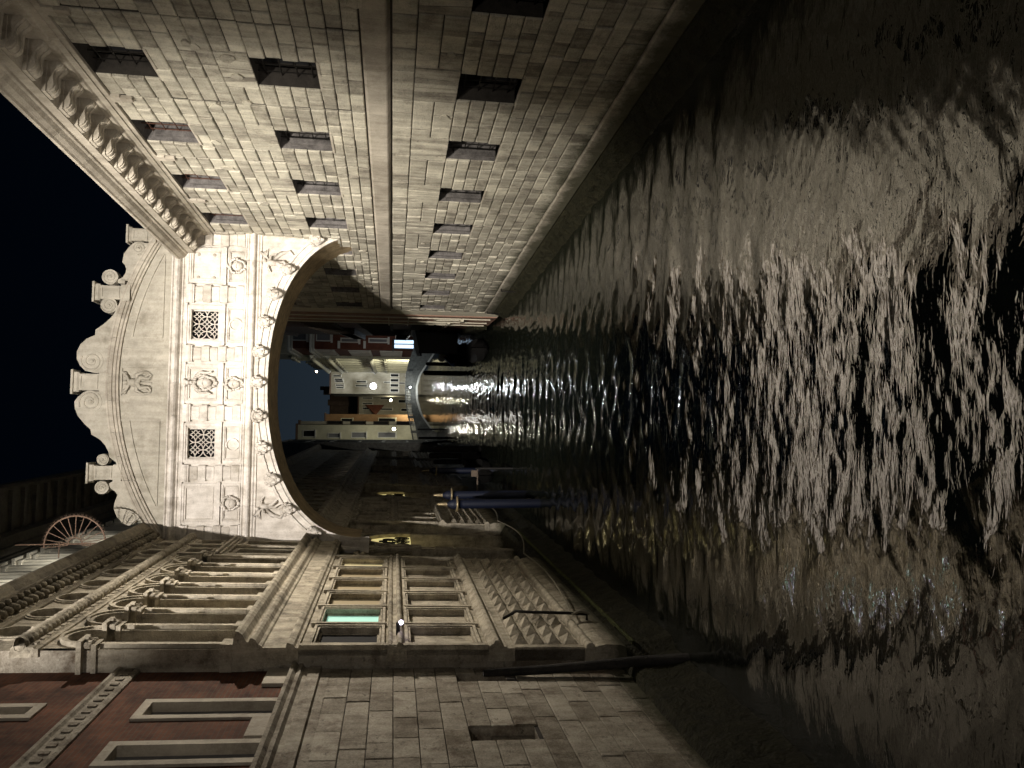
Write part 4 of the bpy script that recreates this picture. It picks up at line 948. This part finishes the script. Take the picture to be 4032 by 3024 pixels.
# church side
xc = a0+.5; T, L = TS((xc, 109), (xc+.3, 139))
t = thing("church", "pale ornate church side with pilasters and statues behind the red house", "church", (xc+1, 120, 0))
zr = (10.638, 20.645)[1]
m = MB(); m.holes(T, 0, L, 1, zr-4, 0, [(3+4.6*k, 4.6+4.6*k, z, z+3.2) for k in range(6) for z in (4, 9.5)], depth=.4); m.poly([T(0,1,0),T(0,zr+2.5,0),T(0,zr+2.5,-9),T(0,1,-9)]); m.poly([T(L,1,0),T(L,zr-4,0),T(L,zr-4,-9),T(L,1,-9)])
m.poly([T(0,zr-4,0),T(L,zr-4,0),T(L,zr-4,-9),T(0,zr-4,-9)]); m.box(T, 0, 9, zr-4, zr+2, -6, 0)
obj("wall", m, 'church', t)
m = MB()
for k in range(8): m.box(T, .2+4.2*k, 1.2+4.2*k, 1, zr-4.2, 0, .35, .8)
for z in (8.2, 14.2, zr-4.2): m.profile(T, [(0,z),(.4,z+.1),(.7,z+.4),(.7,z+.6),(0,z+.7)], -.2, L, tone=.7)
obj("pilasters_and_cornices", m, 'church', t)
for k in range(7):
    m = MB(smooth=True); a = 1+3.8*k; zb_ = zr+2 if a < 9 else zr-3.6
    m.blob(T, a, zb_+.8, .1, .35, .9, .35, 8, .15); m.blob(T, a, zb_+1.8, .1, .22, .28, .22, 7, .05)
    obj("roof_statue", m, 'church', t)
# stucco relief, doors and swags that break up the church side
m = MB()
for k in range(7):
    a = 1.6+4.2*k
    for z in (2.0, 9.2, 15.0):
        if z+4 > zr-4 and a > 9: continue
        m.frame(T, a-.1, a+2.4, z, z+4.4, .22, 0, .22, .7); m.box(T, a-.4, a+2.7, z+4.4, z+4.75, 0, .5, .8); m.blob(T, a+1.15, z+5.1, .15, .7, .35, .25, 8, .25)
obj("window_surrounds", m, 'church', t)
# pale house with the bright lamp on its face
Yp = 150; T = TF(Yp)
pa, pzt = (7.403, 17.528); pb, _ = (11.719, 18.195)
pw_ = []
for A, B in (((10.992, 17.018),(10.716, 15.605)),((10.299, 16.762),(10.072, 15.301)),((9.952, 16.610),(9.676, 15.148)),((9.157, 16.498),(8.930, 15.036)),((8.711, 16.392),(8.481, 15.028)),((9.916, 12.517),(9.644, 10.699)),((9.113, 12.699),(8.845, 10.538)),((9.847, 7.203),(9.664, 6.011)),((9.742, 4.223),(9.506, 3.124))):
    pw_.append((min(A[0],B[0]), max(A[0],B[0]), min(A[1],B[1]), max(A[1],B[1])))
def TFx(Y, x0): return lambda a, z, o=0.: (x0+a, Y-o, z)
facade("pale_corner_house", "tall pale house with small dark windows and the brightest lamp on its front", TFx(150, pa), pb-pa, 0, pzt, 'beige', [(h[0]-pa, h[1]-pa, h[2], h[3]) for h in pw_]+[(.5+1.0*k, 1.0+1.0*k, z, z+1.5) for k in range(4) for z in (1.5, 4.4)], 12, 'trim')
def rect_of(r_): A = r_[0]; B = r_[1]; return (min(A[0],B[0]), max(A[0],B[0]), min(A[1],B[1]), max(A[1],B[1]))
r1 = rect_of(((8.276, 12.708), (3.319, 1.930))); bwn = [rect_of(v) for v in (((7.352, 11.938),(7.102, 9.883)),((6.200, 11.864),(5.947, 9.810)),((5.157, 11.846),(4.840, 10.601)),((7.343, 8.099),(7.092, 6.029)),((5.029, 8.117),(4.723, 5.557)))]
facade("beige_house_at_canal_end", "wide beige house closing the canal with a small round lamp and a slanted red awning", TFx(165, r1[0]), r1[1]-r1[0], 0, r1[3], 'beige', [(h[0]-r1[0], h[1]-r1[0], h[2], h[3]) for h in bwn]+[(1.2,1.7,2,3.6),(3.0,3.6,1.6,4.2)], 10, 'trim')
T = TF(164.6); A = (5.768, 11.210); B = (3.702, 9.016); m = MB()
m.poly([T(A[0],A[1],0),T(A[0],A[1]-4,0),T(B[0],B[1]-.2,1.5),T(B[0],B[1]+.4,1.5)]); m.tube([T(A[0],A[1],.1),T(B[0],B[1],1.6)], .12, 5); tag(obj("slanted_awning", m, 'redp'), "slanted reddish awning on the beige house at the canal end", "awning")
r1 = rect_of(((8.787, 19.639), (3.373, 12.788)))
facade("dark_roofed_house", "unlit house with dark tiled roof behind the beige house", TFx(178, r1[0]), r1[1]-r1[0], 0, r1[3], 'darkp', [], 8)
m = MB(); 
for (A, w) in (((9.757, 22.007),5),((8.826, 21.245),8),((6.367, 20.221),8)):
    m.box(TF(177), A[0]-w*.05, A[0]+w*.12, A[1]-6, A[1], -1, 0)
tag(obj("chimney_row", m, 'darkp'), "dark chimneys standing above the unlit tiled roof", "chimneys", None)
# left side beyond the small bridge
r1 = rect_of(((2.661, 15.540), (1.265, 3.189)))
facade("orange_house", "narrow orange house with a cream window strip between beige and cream houses", TFx(118, r1[0]), r1[1]-r1[0], 0, r1[3], 'orangep', [(.2,.7,r1[3]-4,r1[3]-2.4),(.3,.8,5,7.5)], 8, 'creamp')
r1 = rect_of(((0.849, 17.523), (-1.164, 2.949))); cw = [rect_of(v) for v in (((0.069, 16.712),(-0.645, 15.327)),((-0.277, 13.573),(-0.764, 12.148)),((-0.131, 10.576),(-0.752, 8.810)),((-0.115, 7.186),(-0.737, 5.007)))]
facade("cream_house", "cream house with square dark windows left of the canal's far end", TFx(100, r1[0]), r1[1]-r1[0], 0, r1[3], 'creamp', [(h[0]-r1[0], h[1]-r1[0], h[2], h[3]) for h in cw], 10, 'trim', lit=[None,'greyshut','greyshut','greyshut'])
r1 = rect_of(((1.323, 17.335), (0.916, 3.289)))
facade("shadowed_side_house", "thin dark balconied house strip beside the cream house", TFx(101, r1[0]), r1[1]-r1[0], 0, r1[3], 'beige', [(.1,.4,3+3*k,4.8+3*k) for k in range(4)], 10, 'umber')
# far end pavilion of the palace
m_t = thing("palace_end_pavilion", "grey moulded end pavilion of the palace by the small stone bridge", "building", (-1.6, 84, 0))
def TP(s, z, o=0.): return (-1.35+.02*(s-80)+o, s, z)
m = MB(); m.box(TP, 80.3, 90, .2, 17, -8, 0, .5); obj("wall", m, 'greybr', m_t)
m = MB()
for z, h in ((1.2,.3),(3.4,.4),(6.0,.5),(8.6,.4),(11.5,.5),(14,.4),(16.6,.5)): m.profile(TP, [(0,z),(.12,z+.1),(.22,z+h*.6),(.22,z+h),(0,z+h+.1)], 80, 90.3, tone=.6)
for s in (80.3, 84.5, 89): m.box(TP, s, s+.8, .6, 16.6, 0, .22, .6)
obj("mouldings", m, 'greybr', m_t)
# small stone bridge across the canal
sb = thing("stone_footbridge", "grey stone footbridge with balustrade crossing the canal in the distance", "bridge", (3.5, 92, 0)); T = TF(92)
tp = [(10.3,2.9),(8.53,3.55),(7.01,3.86),(5.94,3.92),(3.97,3.90),(2.33,3.66),(1.07,3.36),(-.7,3.0),(-1.6,2.8)]; dk = [(10.3,2.2),(8.55,2.62),(7.0,3.0),(5.95,3.17),(3.98,3.15),(2.34,2.94),(.76,2.54),(-.7,2.27),(-1.6,2.1)]
ar_ = [(10.3,-.2),(9.96,.15),(8.7,.95),(6.9,2.05),(5.5,2.42),(3.99,2.36),(2.66,2.0),(1.78,1.61),(.45,.65),(-.3,-.2)]
def interp(P_, x):
    P_ = sorted(P_)
    for (x0,z0),(x1,z1) in zip(P_, P_[1:]):
        if x0 <= x <= x1: return z0+(z1-z0)*(x-x0)/(x1-x0)
    return P_[0][1] if x < P_[0][0] else P_[-1][1]
m = MB(); N_ = 48; xs = [-1.6+11.9*k/N_ for k in range(N_+1)]
f0 = [T(x, interp(ar_, x) if -.3 <= x <= 10.3 else -.5) for x in xs]; f1 = [T(x, interp(dk, x)) for x in xs]; b0_ = [T(x, interp(ar_, x) if -.3 <= x <= 10.3 else -.5, -4) for x in xs]; b1_ = [T(x, interp(dk, x), -4) for x in xs]
m.grid([f0, f1, b1_, b0_, f0]); obj("arch_body", m, 'greybr', sb)
m = MB(); m.grid([[T(x, interp(ar_, x)-.0, .0) for x in xs if 0 <= x],[T(x, interp(ar_, x), .14) for x in xs if 0 <= x],[T(x, interp(ar_, x)+.24, .14) for x in xs if 0 <= x],[T(x, interp(ar_, x)+.24, 0) for x in xs if 0 <= x]], tone=.9); obj("arch_ring", m, 'trim', sb)
m = MB()
for dz0, dz1, oo in ((-.02,.10,.12),(.62,.78,.10)):
    m.grid([[T(x, interp(dk, x)+dz0*(1 if dz0 < .3 else (interp(tp,x)-interp(dk,x))/.78), oo) for x in xs],[T(x, interp(dk, x)+(dz1 if dz0 < .3 else interp(tp,x)-interp(dk,x)), oo) for x in xs],[T(x, interp(dk, x)+(dz1 if dz0 < .3 else interp(tp,x)-interp(dk,x)), -.15) for x in xs],[T(x, interp(dk, x)+dz0*(1 if dz0 < .3 else (interp(tp,x)-interp(dk,x))/.78), -.15) for x in xs]], tone=.6)
for x in (9.6, 7.2, 5.3, 3.6, 1.8, 0, -1.4): m.box(T, x-.16, x+.16, interp(dk,x), interp(tp,x)+.03, -.2, .16, .7)
m.grid([[T(x, interp(dk, x)+.1) for x in xs if x > 5.4],[T(x, interp(tp, x)-.1) for x in xs if x > 5.4]], tone=.5)
obj("parapet", m, 'greybr', sb)
m = MB(smooth=True); x = -1.2
nb = 0
while x < 5.2 and nb < 34:
    zb_, zt_ = interp(dk, x)+.1, interp(tp, x)-.14; c = T(x, zb_); h = zt_-zb_
    m.lathe(c, [(.05,0),(.05,h*.1),(.03,h*.15),(.075,h*.4),(.03,h*.75),(.05,h*.9),(.05,h)], 8); x += .19; nb += 1
obj("balusters", m, 'trim', sb)
# ================================================================ VISIBLE LAMPS, THEN UNSEEN LIGHTS WITH AN ADDED FILL
def lamp(name, loc, r_, col, strength, energy, label, arm=None, rad=.15, mt='iron'):
    t = thing(name, label, "lamp", loc)
    m = MB(smooth=True); m.blob(ident, loc[0], loc[1], loc[2], r_, r_, r_, 14); 
    m.v = [(loc[0]+(v[0]-loc[0]), loc[1]+(v[1]-loc[1]), v[2]) for v in m.v]
    k = "bulb_%s" % name
    g_ = glow("bulb_glow", col, strength); obj("bulb", m, g_, t)
    m = MB(); m.box(ident, loc[0]-r_*.5, loc[0]+r_*.5, loc[1]-r_*.5, loc[1]+r_*.5, loc[2]+r_*.9, loc[2]+r_*1.3)
    if arm: m.tube([(loc[0], loc[1], loc[2]+r_*1.2), arm], .04, 6)
    obj("bracket", m, mt, t)
    if energy:
        p = point("lamp_light", (loc[0], loc[1]-r_*1.6, loc[2]), energy, col, rad); 
A = (8.784, 9.182); lamp("street_lamp", (A[0], 147, A[1]), .62, (.92,.96,1.0), 18, 1300, "brightest white street lamp high on the pale house at the canal end", (A[0], 150, A[1]+1))
A = (6.611, 5.844); lamp("wall_lamp", (A[0], 160, A[1]), .30, (1,.93,.7), 9, 250, "small round warm lamp in front of the beige house", (A[0], 165, A[1]+.6))
A = (5.347, 3.338); lamp("bridge_lamp", (A[0], 90.9, A[1]), .11, (.9,.97,1.0), 25, 120, "small white lamp set on the footbridge parapet", (A[0], 91.8, A[1]-.2))
A = (0.354, 5.190); lamp("house_lamp", (A[0], 97.5, A[1]), .22, (1,.97,.8), 12, 250, "glaring lamp low on the cream house front", (A[0], 100, A[1]+.5))
A = (11.470, 21.303); lamp("roof_floodlight", (A[0], 106, 5.3+(A[1]-5.3)*106/140), .20, (.95,.97,1), 25, 0, "white floodlight on the church roof against the sky")
A = (11.556, 20.122); lamp("roof_lamp", (A[0], 149, A[1]), .22, (1,.75,.5), 14, 0, "warm lamp on the roof terrace of the pale house")
lamp("facade_spotlight", TL(14.35, 5.10, .30), .045, (.85,.75,1.0), 7, .8, "small violet-white spotlight fixed between the carved panels", TL(14.35, 5.15, .05))
spot("church_floodlight", (8.2, 109, 1.5), (11.0, 122, 11), 5200, (1,.95,.74), 110, 1.0); point("kiosk_light", (9.0, 86.5, 3.5), 120, (.8,.9,1), .3)
spot("added_far_fill", (3.6, 112, 1.5), (5.5, 150, 10), 7000, (1,.93,.70), 60, 1.0); spot("cream_house_light", (1.8, 92.5, 3.9), (.2, 100, 9), 500, (1,.95,.74), 90, 1.0); point("palace_end_light", (1.5, 84, 5), 90, (1,.98,.9), .3)  # first spot is an unseen fill added to brighten the far house fronts
point("gate_light", TL(27.0, 4.2, -.6), 5, (1,.85,.45), .2)
# ================================================================ THINGS IN THE WATER
def blue_pole(x, y, zr, rr, label):
    t = thing("blue_mooring_pole", label, "mooring pole", (x, y, -.6)); t['group'] = "blue mooring poles"
    m = MB(smooth=True); m.lathe((x, y, -1.0), [(rr*1.02,0),(rr,.5),(rr,zr+.80),(rr*.98,zr+.94)], 20); obj("post", m, 'blue', t)
    m = MB(smooth=True); rr2 = rr*1.72
    m.lathe((x, y, zr), [(rr*1.0,-.035),(rr2*.95,-.03),(rr2,0),(rr2*.95,.03),(rr*.9,.035)], 24); obj("gilded_ring", m, 'gold', t)
    m = MB(smooth=True); m.lathe((x, y, zr+.03), [(rr*1.05,0),(rr*1.15,.06),(rr*.95,.18),(rr*.5,.30),(rr*.3,.34)], 20); obj("cap", m, 'blue', t)
    m = MB(smooth=True); m.lathe((x, y, zr+.36), [(.06,0),(.075,.04),(.06,.12),(.045,.30),(.02,.36),(.0,.37)], 12); obj("finial", m, 'gold', t)
blue_pole(-2.57, 27.0, 3.0, .165, "nearest thick blue mooring pole with gilded ring and finial, half overlapping its twin")
blue_pole(-2.50, 30.0, 2.97, .165, "second blue mooring pole with gilded ring, just behind and right of the nearest")
blue_pole(-2.05, 40.0, 3.02, .16, "thin-looking blue mooring pole further up the canal, near the black boats")
def post(x, y, z, r_, label, lean=(0,0), grp="dark mooring posts"):
    m = MB(smooth=True); x += 0; m.tube([(x-lean[0], y-lean[1], -1.2), (x, y, z-.1), (x+lean[0]*.02, y, z)], [r_*1.15, r_, r_*.55], 10); o = obj("mooring_post", m, 'tar'); tag(o, label, "mooring post", grp)
post(5.60, 62, 2.7, .16, "black mooring post in mid canal, right of its neighbour before the footbridge arch")
post(4.85, 62, 2.9, .20, "thicker black mooring post, left of its neighbour before the footbridge arch")
post(.30, 88, 2.5, .10, "upright dark post under the left end of the footbridge")
post(-.62, 78, 2.7, .12, "dark post left of the footbridge arch, beside the grey pavilion")
post(-1.15, 76, 2.4, .12, "leaning dark post closest to the grey pavilion", (-.35, 0))
post(-1.05, 46, 2.9, .20, "thick black post, right-hand one of the group by the moored boats"); post(-1.45, 46.5, 3.1, .17, "black post in the middle of the group by the moored boats"); post(-1.85, 47, 2.8, .16, "black post nearest the palace wall by the moored boats")
m = MB(smooth=True); m.tube([TL(13.12, -.5, .04), TL(13.2, .9, -.06), TL(13.22, 1.8, -.14), TL(13.2, 2.7, -.20), TL(13.17, 3.7, -.24)], [.095,.09,.085,.08,.06], 12); tag(obj("timber_pile", m, 'wood'), "thick dark leaning timber pile against the stained stone base in the foreground", "timber pile")
# boats
def hull(name, label, c, L, W, H, ang, mt, cat="boat", grp=None, cover=None):
    t = thing(name, label, cat, (c[0], c[1], 0), grp); ca, sa = math.cos(ang), math.sin(ang)
    T = lambda a, z, o=0.: (c[0]+a*ca-o*sa, c[1]+a*sa+o*ca, z)
    m = MB(smooth=False); rows = []
    for k in range(17):
        u = -1+2*k/16; w = W/2*(1-abs(u)**2.4)+.02; zt_ = H*(.55+.9*abs(u)**3); zb_ = -.15+.5*abs(u)**4
        rows.append([T(u*L/2, zt_, -w), T(u*L/2, (zt_+zb_)/2-.1, -w*.85), T(u*L/2, zb_, -w*.35), T(u*L/2, zb_, w*.35), T(u*L/2, (zt_+zb_)/2-.1, w*.85), T(u*L/2, zt_, w)])
    m.grid(rows); obj("hull", m, mt, t)
    m = MB(); m.grid([[r_[0], r_[-1]] for r_ in rows]); obj("deck", m, 'tar', t)
    if cover:
        m = MB(smooth=True); rw2 = []
        for k in range(9):
            u = -.7+1.4*k/8; w = W*.42
            rw2.append([T(u*L/2, H*.6+cover[1]*math.sin(math.pi*q/8)*(1-.5*abs(u)**3), w*math.cos(math.pi*q/8)) for q in range(9)])
        m.grid(rw2, cap=False); m.poly(rw2[0]); m.poly(rw2[-1]); obj("cover", m, cover[0], t)
    return t, T
MT['blue_tarp'] = plain("blue_tarp", (.12,.18,.45), .7); MT['bags'] = plain("pale_bundle", (.6,.58,.52), .8)
t, T = hull("covered_boat", "black covered boat with blue tarp and pale bundles moored before the footbridge", (6.3, 60.5), 8, 1.9, 1.1, R(80), 'tar', cover=('blue_tarp', .7))
m = MB(smooth=True)
for k in range(6): m.blob(T, -3.4+.35*k, 1.55+.1*(k%2), -.5+.25*(k%4), .22, .25, .22, 8, .15)
obj("bundles", m, 'bags', t)
hull("gondola", "long black gondola moored against the brown brick house", (5.0, 46), 10, 1.4, .75, R(86), 'tar', "gondola")
hull("low_black_boat", "low black boat lying along the palace wall behind the blue poles", (-1.55, 49), 9, 1.5, .8, R(89), 'tar', "boat", None, ('tar', .8))
hull("dark_work_boat", "dark flat boat under the third blue pole", (-2.2, 42.5), 7, 1.3, .7, R(89), 'tar', "boat")
# landing rail between poles
t = thing("landing_rail", "pale wooden landing rail with small brown box near the blue poles", "rail", (-2.1, 33, 0)); T = TF(33)
m = MB(); m.tube([T(-1.6,1.6), T(-2.75,1.6)], .035, 8); obj("bar", m, 'rail', t)
m = MB(); m.box(T, -1.95, -1.68, 1.60, 1.88, -.06, .06); obj("box", m, 'rail', t)
m = MB(); m.tube([T(-1.6,-1), T(-1.6,1.7)], .05, 8); m.tube([T(-2.75,-1), T(-2.75,1.7)], .05, 8); obj("leg", m, 'tar', t)
# rope swags along the palace base and an iron boat hook bar
m = MB(smooth=True)
def swag(s0, z0, s1, z1, sag, oo=.22, th=.028):
    m.tube([TL(s0+(s1-s0)*k/14, z0+(z1-z0)*k/14-sag*math.sin(math.pi*k/14), oo+.06*math.sin(math.pi*k/14)) for k in range(15)], th, 7)
swag(15.3, 1.62, 22.0, 1.45, .16, th=.02); swag(22.0, 1.45, 28.7, 1.3, .35, th=.02); swag(28.7, 1.3, 34, 1.2, .2, th=.02); swag(15.25, 1.62, 15.3, 1.25, .0)
tag(obj("mooring_rope", m, 'rope'), "pale mooring rope hanging in swags along the foot of the palace", "rope")
m = MB(smooth=True); m.tube([TL(15.55, 3.0, .05), TL(15.5, 2.75, .22), TL(15.35, 2.4, .24), TL(15.3, 1.7, .24), TL(15.3, 1.3, .22), TL(15.3,1.3,.05)], .032, 8); tag(obj("iron_mooring_bar", m, 'iron'), "thin curved iron bar over the pointed bosses of the palace base", "iron bar")
# ================================================================ WATER
rng = np.random.RandomState(5)
def wave_field(X, Y):
    Z = np.zeros_like(X)
    sm = np.clip((Y-9)/8, 0, 1); sm = sm*sm*(3-2*sm)*(1-.45*np.clip((Y-35)/50, 0, 1)); dist = sm
    for i in range(80):
        lam = 0.15*(1.9/0.15)**rng.rand(); th = math.pi/2+rng.randn()*.5; k = 2*math.pi/lam
        amp = .0022*lam**.93
        if lam < .5: a_ = amp*(1-.0*dist)
        else: a_ = amp
        ph = rng.rand()*6.28
        warp = .35*np.sin(X*.9+rng.rand()*6)+.35*np.sin(Y*.55+rng.rand()*6)
        mod = .65+.5*np.sin(.5*X*math.cos(th+1)+.33*Y+rng.rand()*6)
        Z += a_*(1+(1.35*sm if lam < 1.3 else .3*sm))*mod*np.sin(k*(X*math.cos(th)+Y*math.sin(th))+ph+warp*1.5)
    return Z
def water_patch(x0, x1, y0, y1, nx, ny):
    xs = np.linspace(x0, x1, nx); ys = np.linspace(y0, y1, ny); return np.meshgrid(xs, ys)
ys = [1.0]
while ys[-1] < 260: ys.append(ys[-1]+max(.028, .0042*ys[-1]*1.0+.00012*ys[-1]**2))
ys = np.array(ys); xs = np.concatenate([np.linspace(-8, -6, 6)[:-1], np.linspace(-6, 9, 400), np.linspace(9, 16, 12)[1:]])
X, Y = np.meshgrid(xs, ys); Z = wave_field(X, Y)
nxx, nyy = len(xs), len(ys)
V = np.stack([X.ravel(), Y.ravel(), Z.ravel()], 1)
ii = np.arange((nyy-1)*(nxx-1)); r_i = ii//(nxx-1); c_i = ii % (nxx-1); b_ = r_i*nxx+c_i
F_ = np.stack([b_, b_+1, b_+nxx+1, b_+nxx], 1)
me = bpy.data.meshes.new("water"); me.vertices.add(len(V)); me.vertices.foreach_set('co', V.ravel()); me.loops.add(len(F_)*4); me.loops.foreach_set('vertex_index', F_.ravel().astype(np.int32))
me.polygons.add(len(F_)); me.polygons.foreach_set('loop_start', (np.arange(len(F_))*4).astype(np.int32)); me.polygons.foreach_set('loop_total', np.full(len(F_), 4, np.int32)); me.update(calc_edges=True); me.shade_smooth()
wat = bpy.data.objects.new("water", me); C.objects.link(wat); wat['kind'] = 'structure'
m, nt, b = mat_base("canal_water"); N = nt.nodes.new; Lk = nt.links.new
b.inputs['Base Color'].default_value = (.010,.012,.008,1); b.inputs['Roughness'].default_value = .5; b.inputs['Specular IOR Level'].default_value = 0
tc = N('ShaderNodeTexCoord'); nrm = None; hs_ = []
for sc_, amt in (((2.6, 8.5, 1), 1.0), ((6.5, 19, 1), .36), ((1.1, 2.6, 1), 1.1)):
    mp = N('ShaderNodeMapping'); mp.inputs['Scale'].default_value = sc_; mp.inputs['Rotation'].default_value = (0, 0, .06*len(hs_)); Lk(tc.outputs['Object'], mp.inputs['Vector'])
    n1 = N('ShaderNodeTexNoise'); n1.inputs['Scale'].default_value = 1.0; n1.inputs['Detail'].default_value = 2; n1.inputs['Distortion'].default_value = .9; Lk(mp.outputs[0], n1.inputs['Vector'])
    mu = N('ShaderNodeMath'); mu.operation = 'MULTIPLY'; mu.inputs[1].default_value = amt; Lk(n1.outputs['Fac'], mu.inputs[0]); hs_.append(mu.outputs[0])
a1 = N('ShaderNodeMath'); Lk(hs_[0], a1.inputs[0]); Lk(hs_[1], a1.inputs[1]); a2 = N('ShaderNodeMath'); Lk(a1.outputs[0], a2.inputs[0]); Lk(hs_[2], a2.inputs[1])
bp = N('ShaderNodeBump'); bp.inputs['Strength'].default_value = 1.0; bp.inputs['Distance'].default_value = .0075; Lk(a2.outputs[0], bp.inputs['Height'])
gl = N('ShaderNodeBsdfGlossy'); gl.inputs['Roughness'].default_value = .03; gl.inputs['Color'].default_value = (1,.99,.98,1); Lk(bp.outputs[0], gl.inputs['Normal'])
fr = N('ShaderNodeFresnel'); fr.inputs['IOR'].default_value = 1.6; Lk(bp.outputs[0], fr.inputs['Normal'])
fm = N('ShaderNodeMath'); fm.operation = 'MULTIPLY'; fm.inputs[1].default_value = 3.1; fm.use_clamp = True; Lk(fr.outputs[0], fm.inputs[0])
fn = N('ShaderNodeMath'); fn.operation = 'MINIMUM'; fn.inputs[1].default_value = .31; Lk(fm.outputs[0], fn.inputs[0])
fg = N('ShaderNodeMath'); fg.operation = 'MULTIPLY'; fg.inputs[1].default_value = .8; fg.use_clamp = True; Lk(fr.outputs[0], fg.inputs[0])
fx = N('ShaderNodeMath'); fx.operation = 'MAXIMUM'; Lk(fn.outputs[0], fx.inputs[0]); Lk(fg.outputs[0], fx.inputs[1])
ms = N('ShaderNodeMixShader'); Lk(fx.outputs[0], ms.inputs[0]); Lk(b.outputs[0], ms.inputs[1]); Lk(gl.outputs[0], ms.inputs[2]); Lk(ms.outputs[0], nt.nodes['Material Output'].inputs['Surface'])
me.materials.append(m)
gm = MB(); gm.poly([(-300,-50,-1.6),(300,-50,-1.6),(300,500,-1.6),(-300,500,-1.6)]); g = obj("canal_bed", gm, 'algae'); g['kind'] = 'structure'
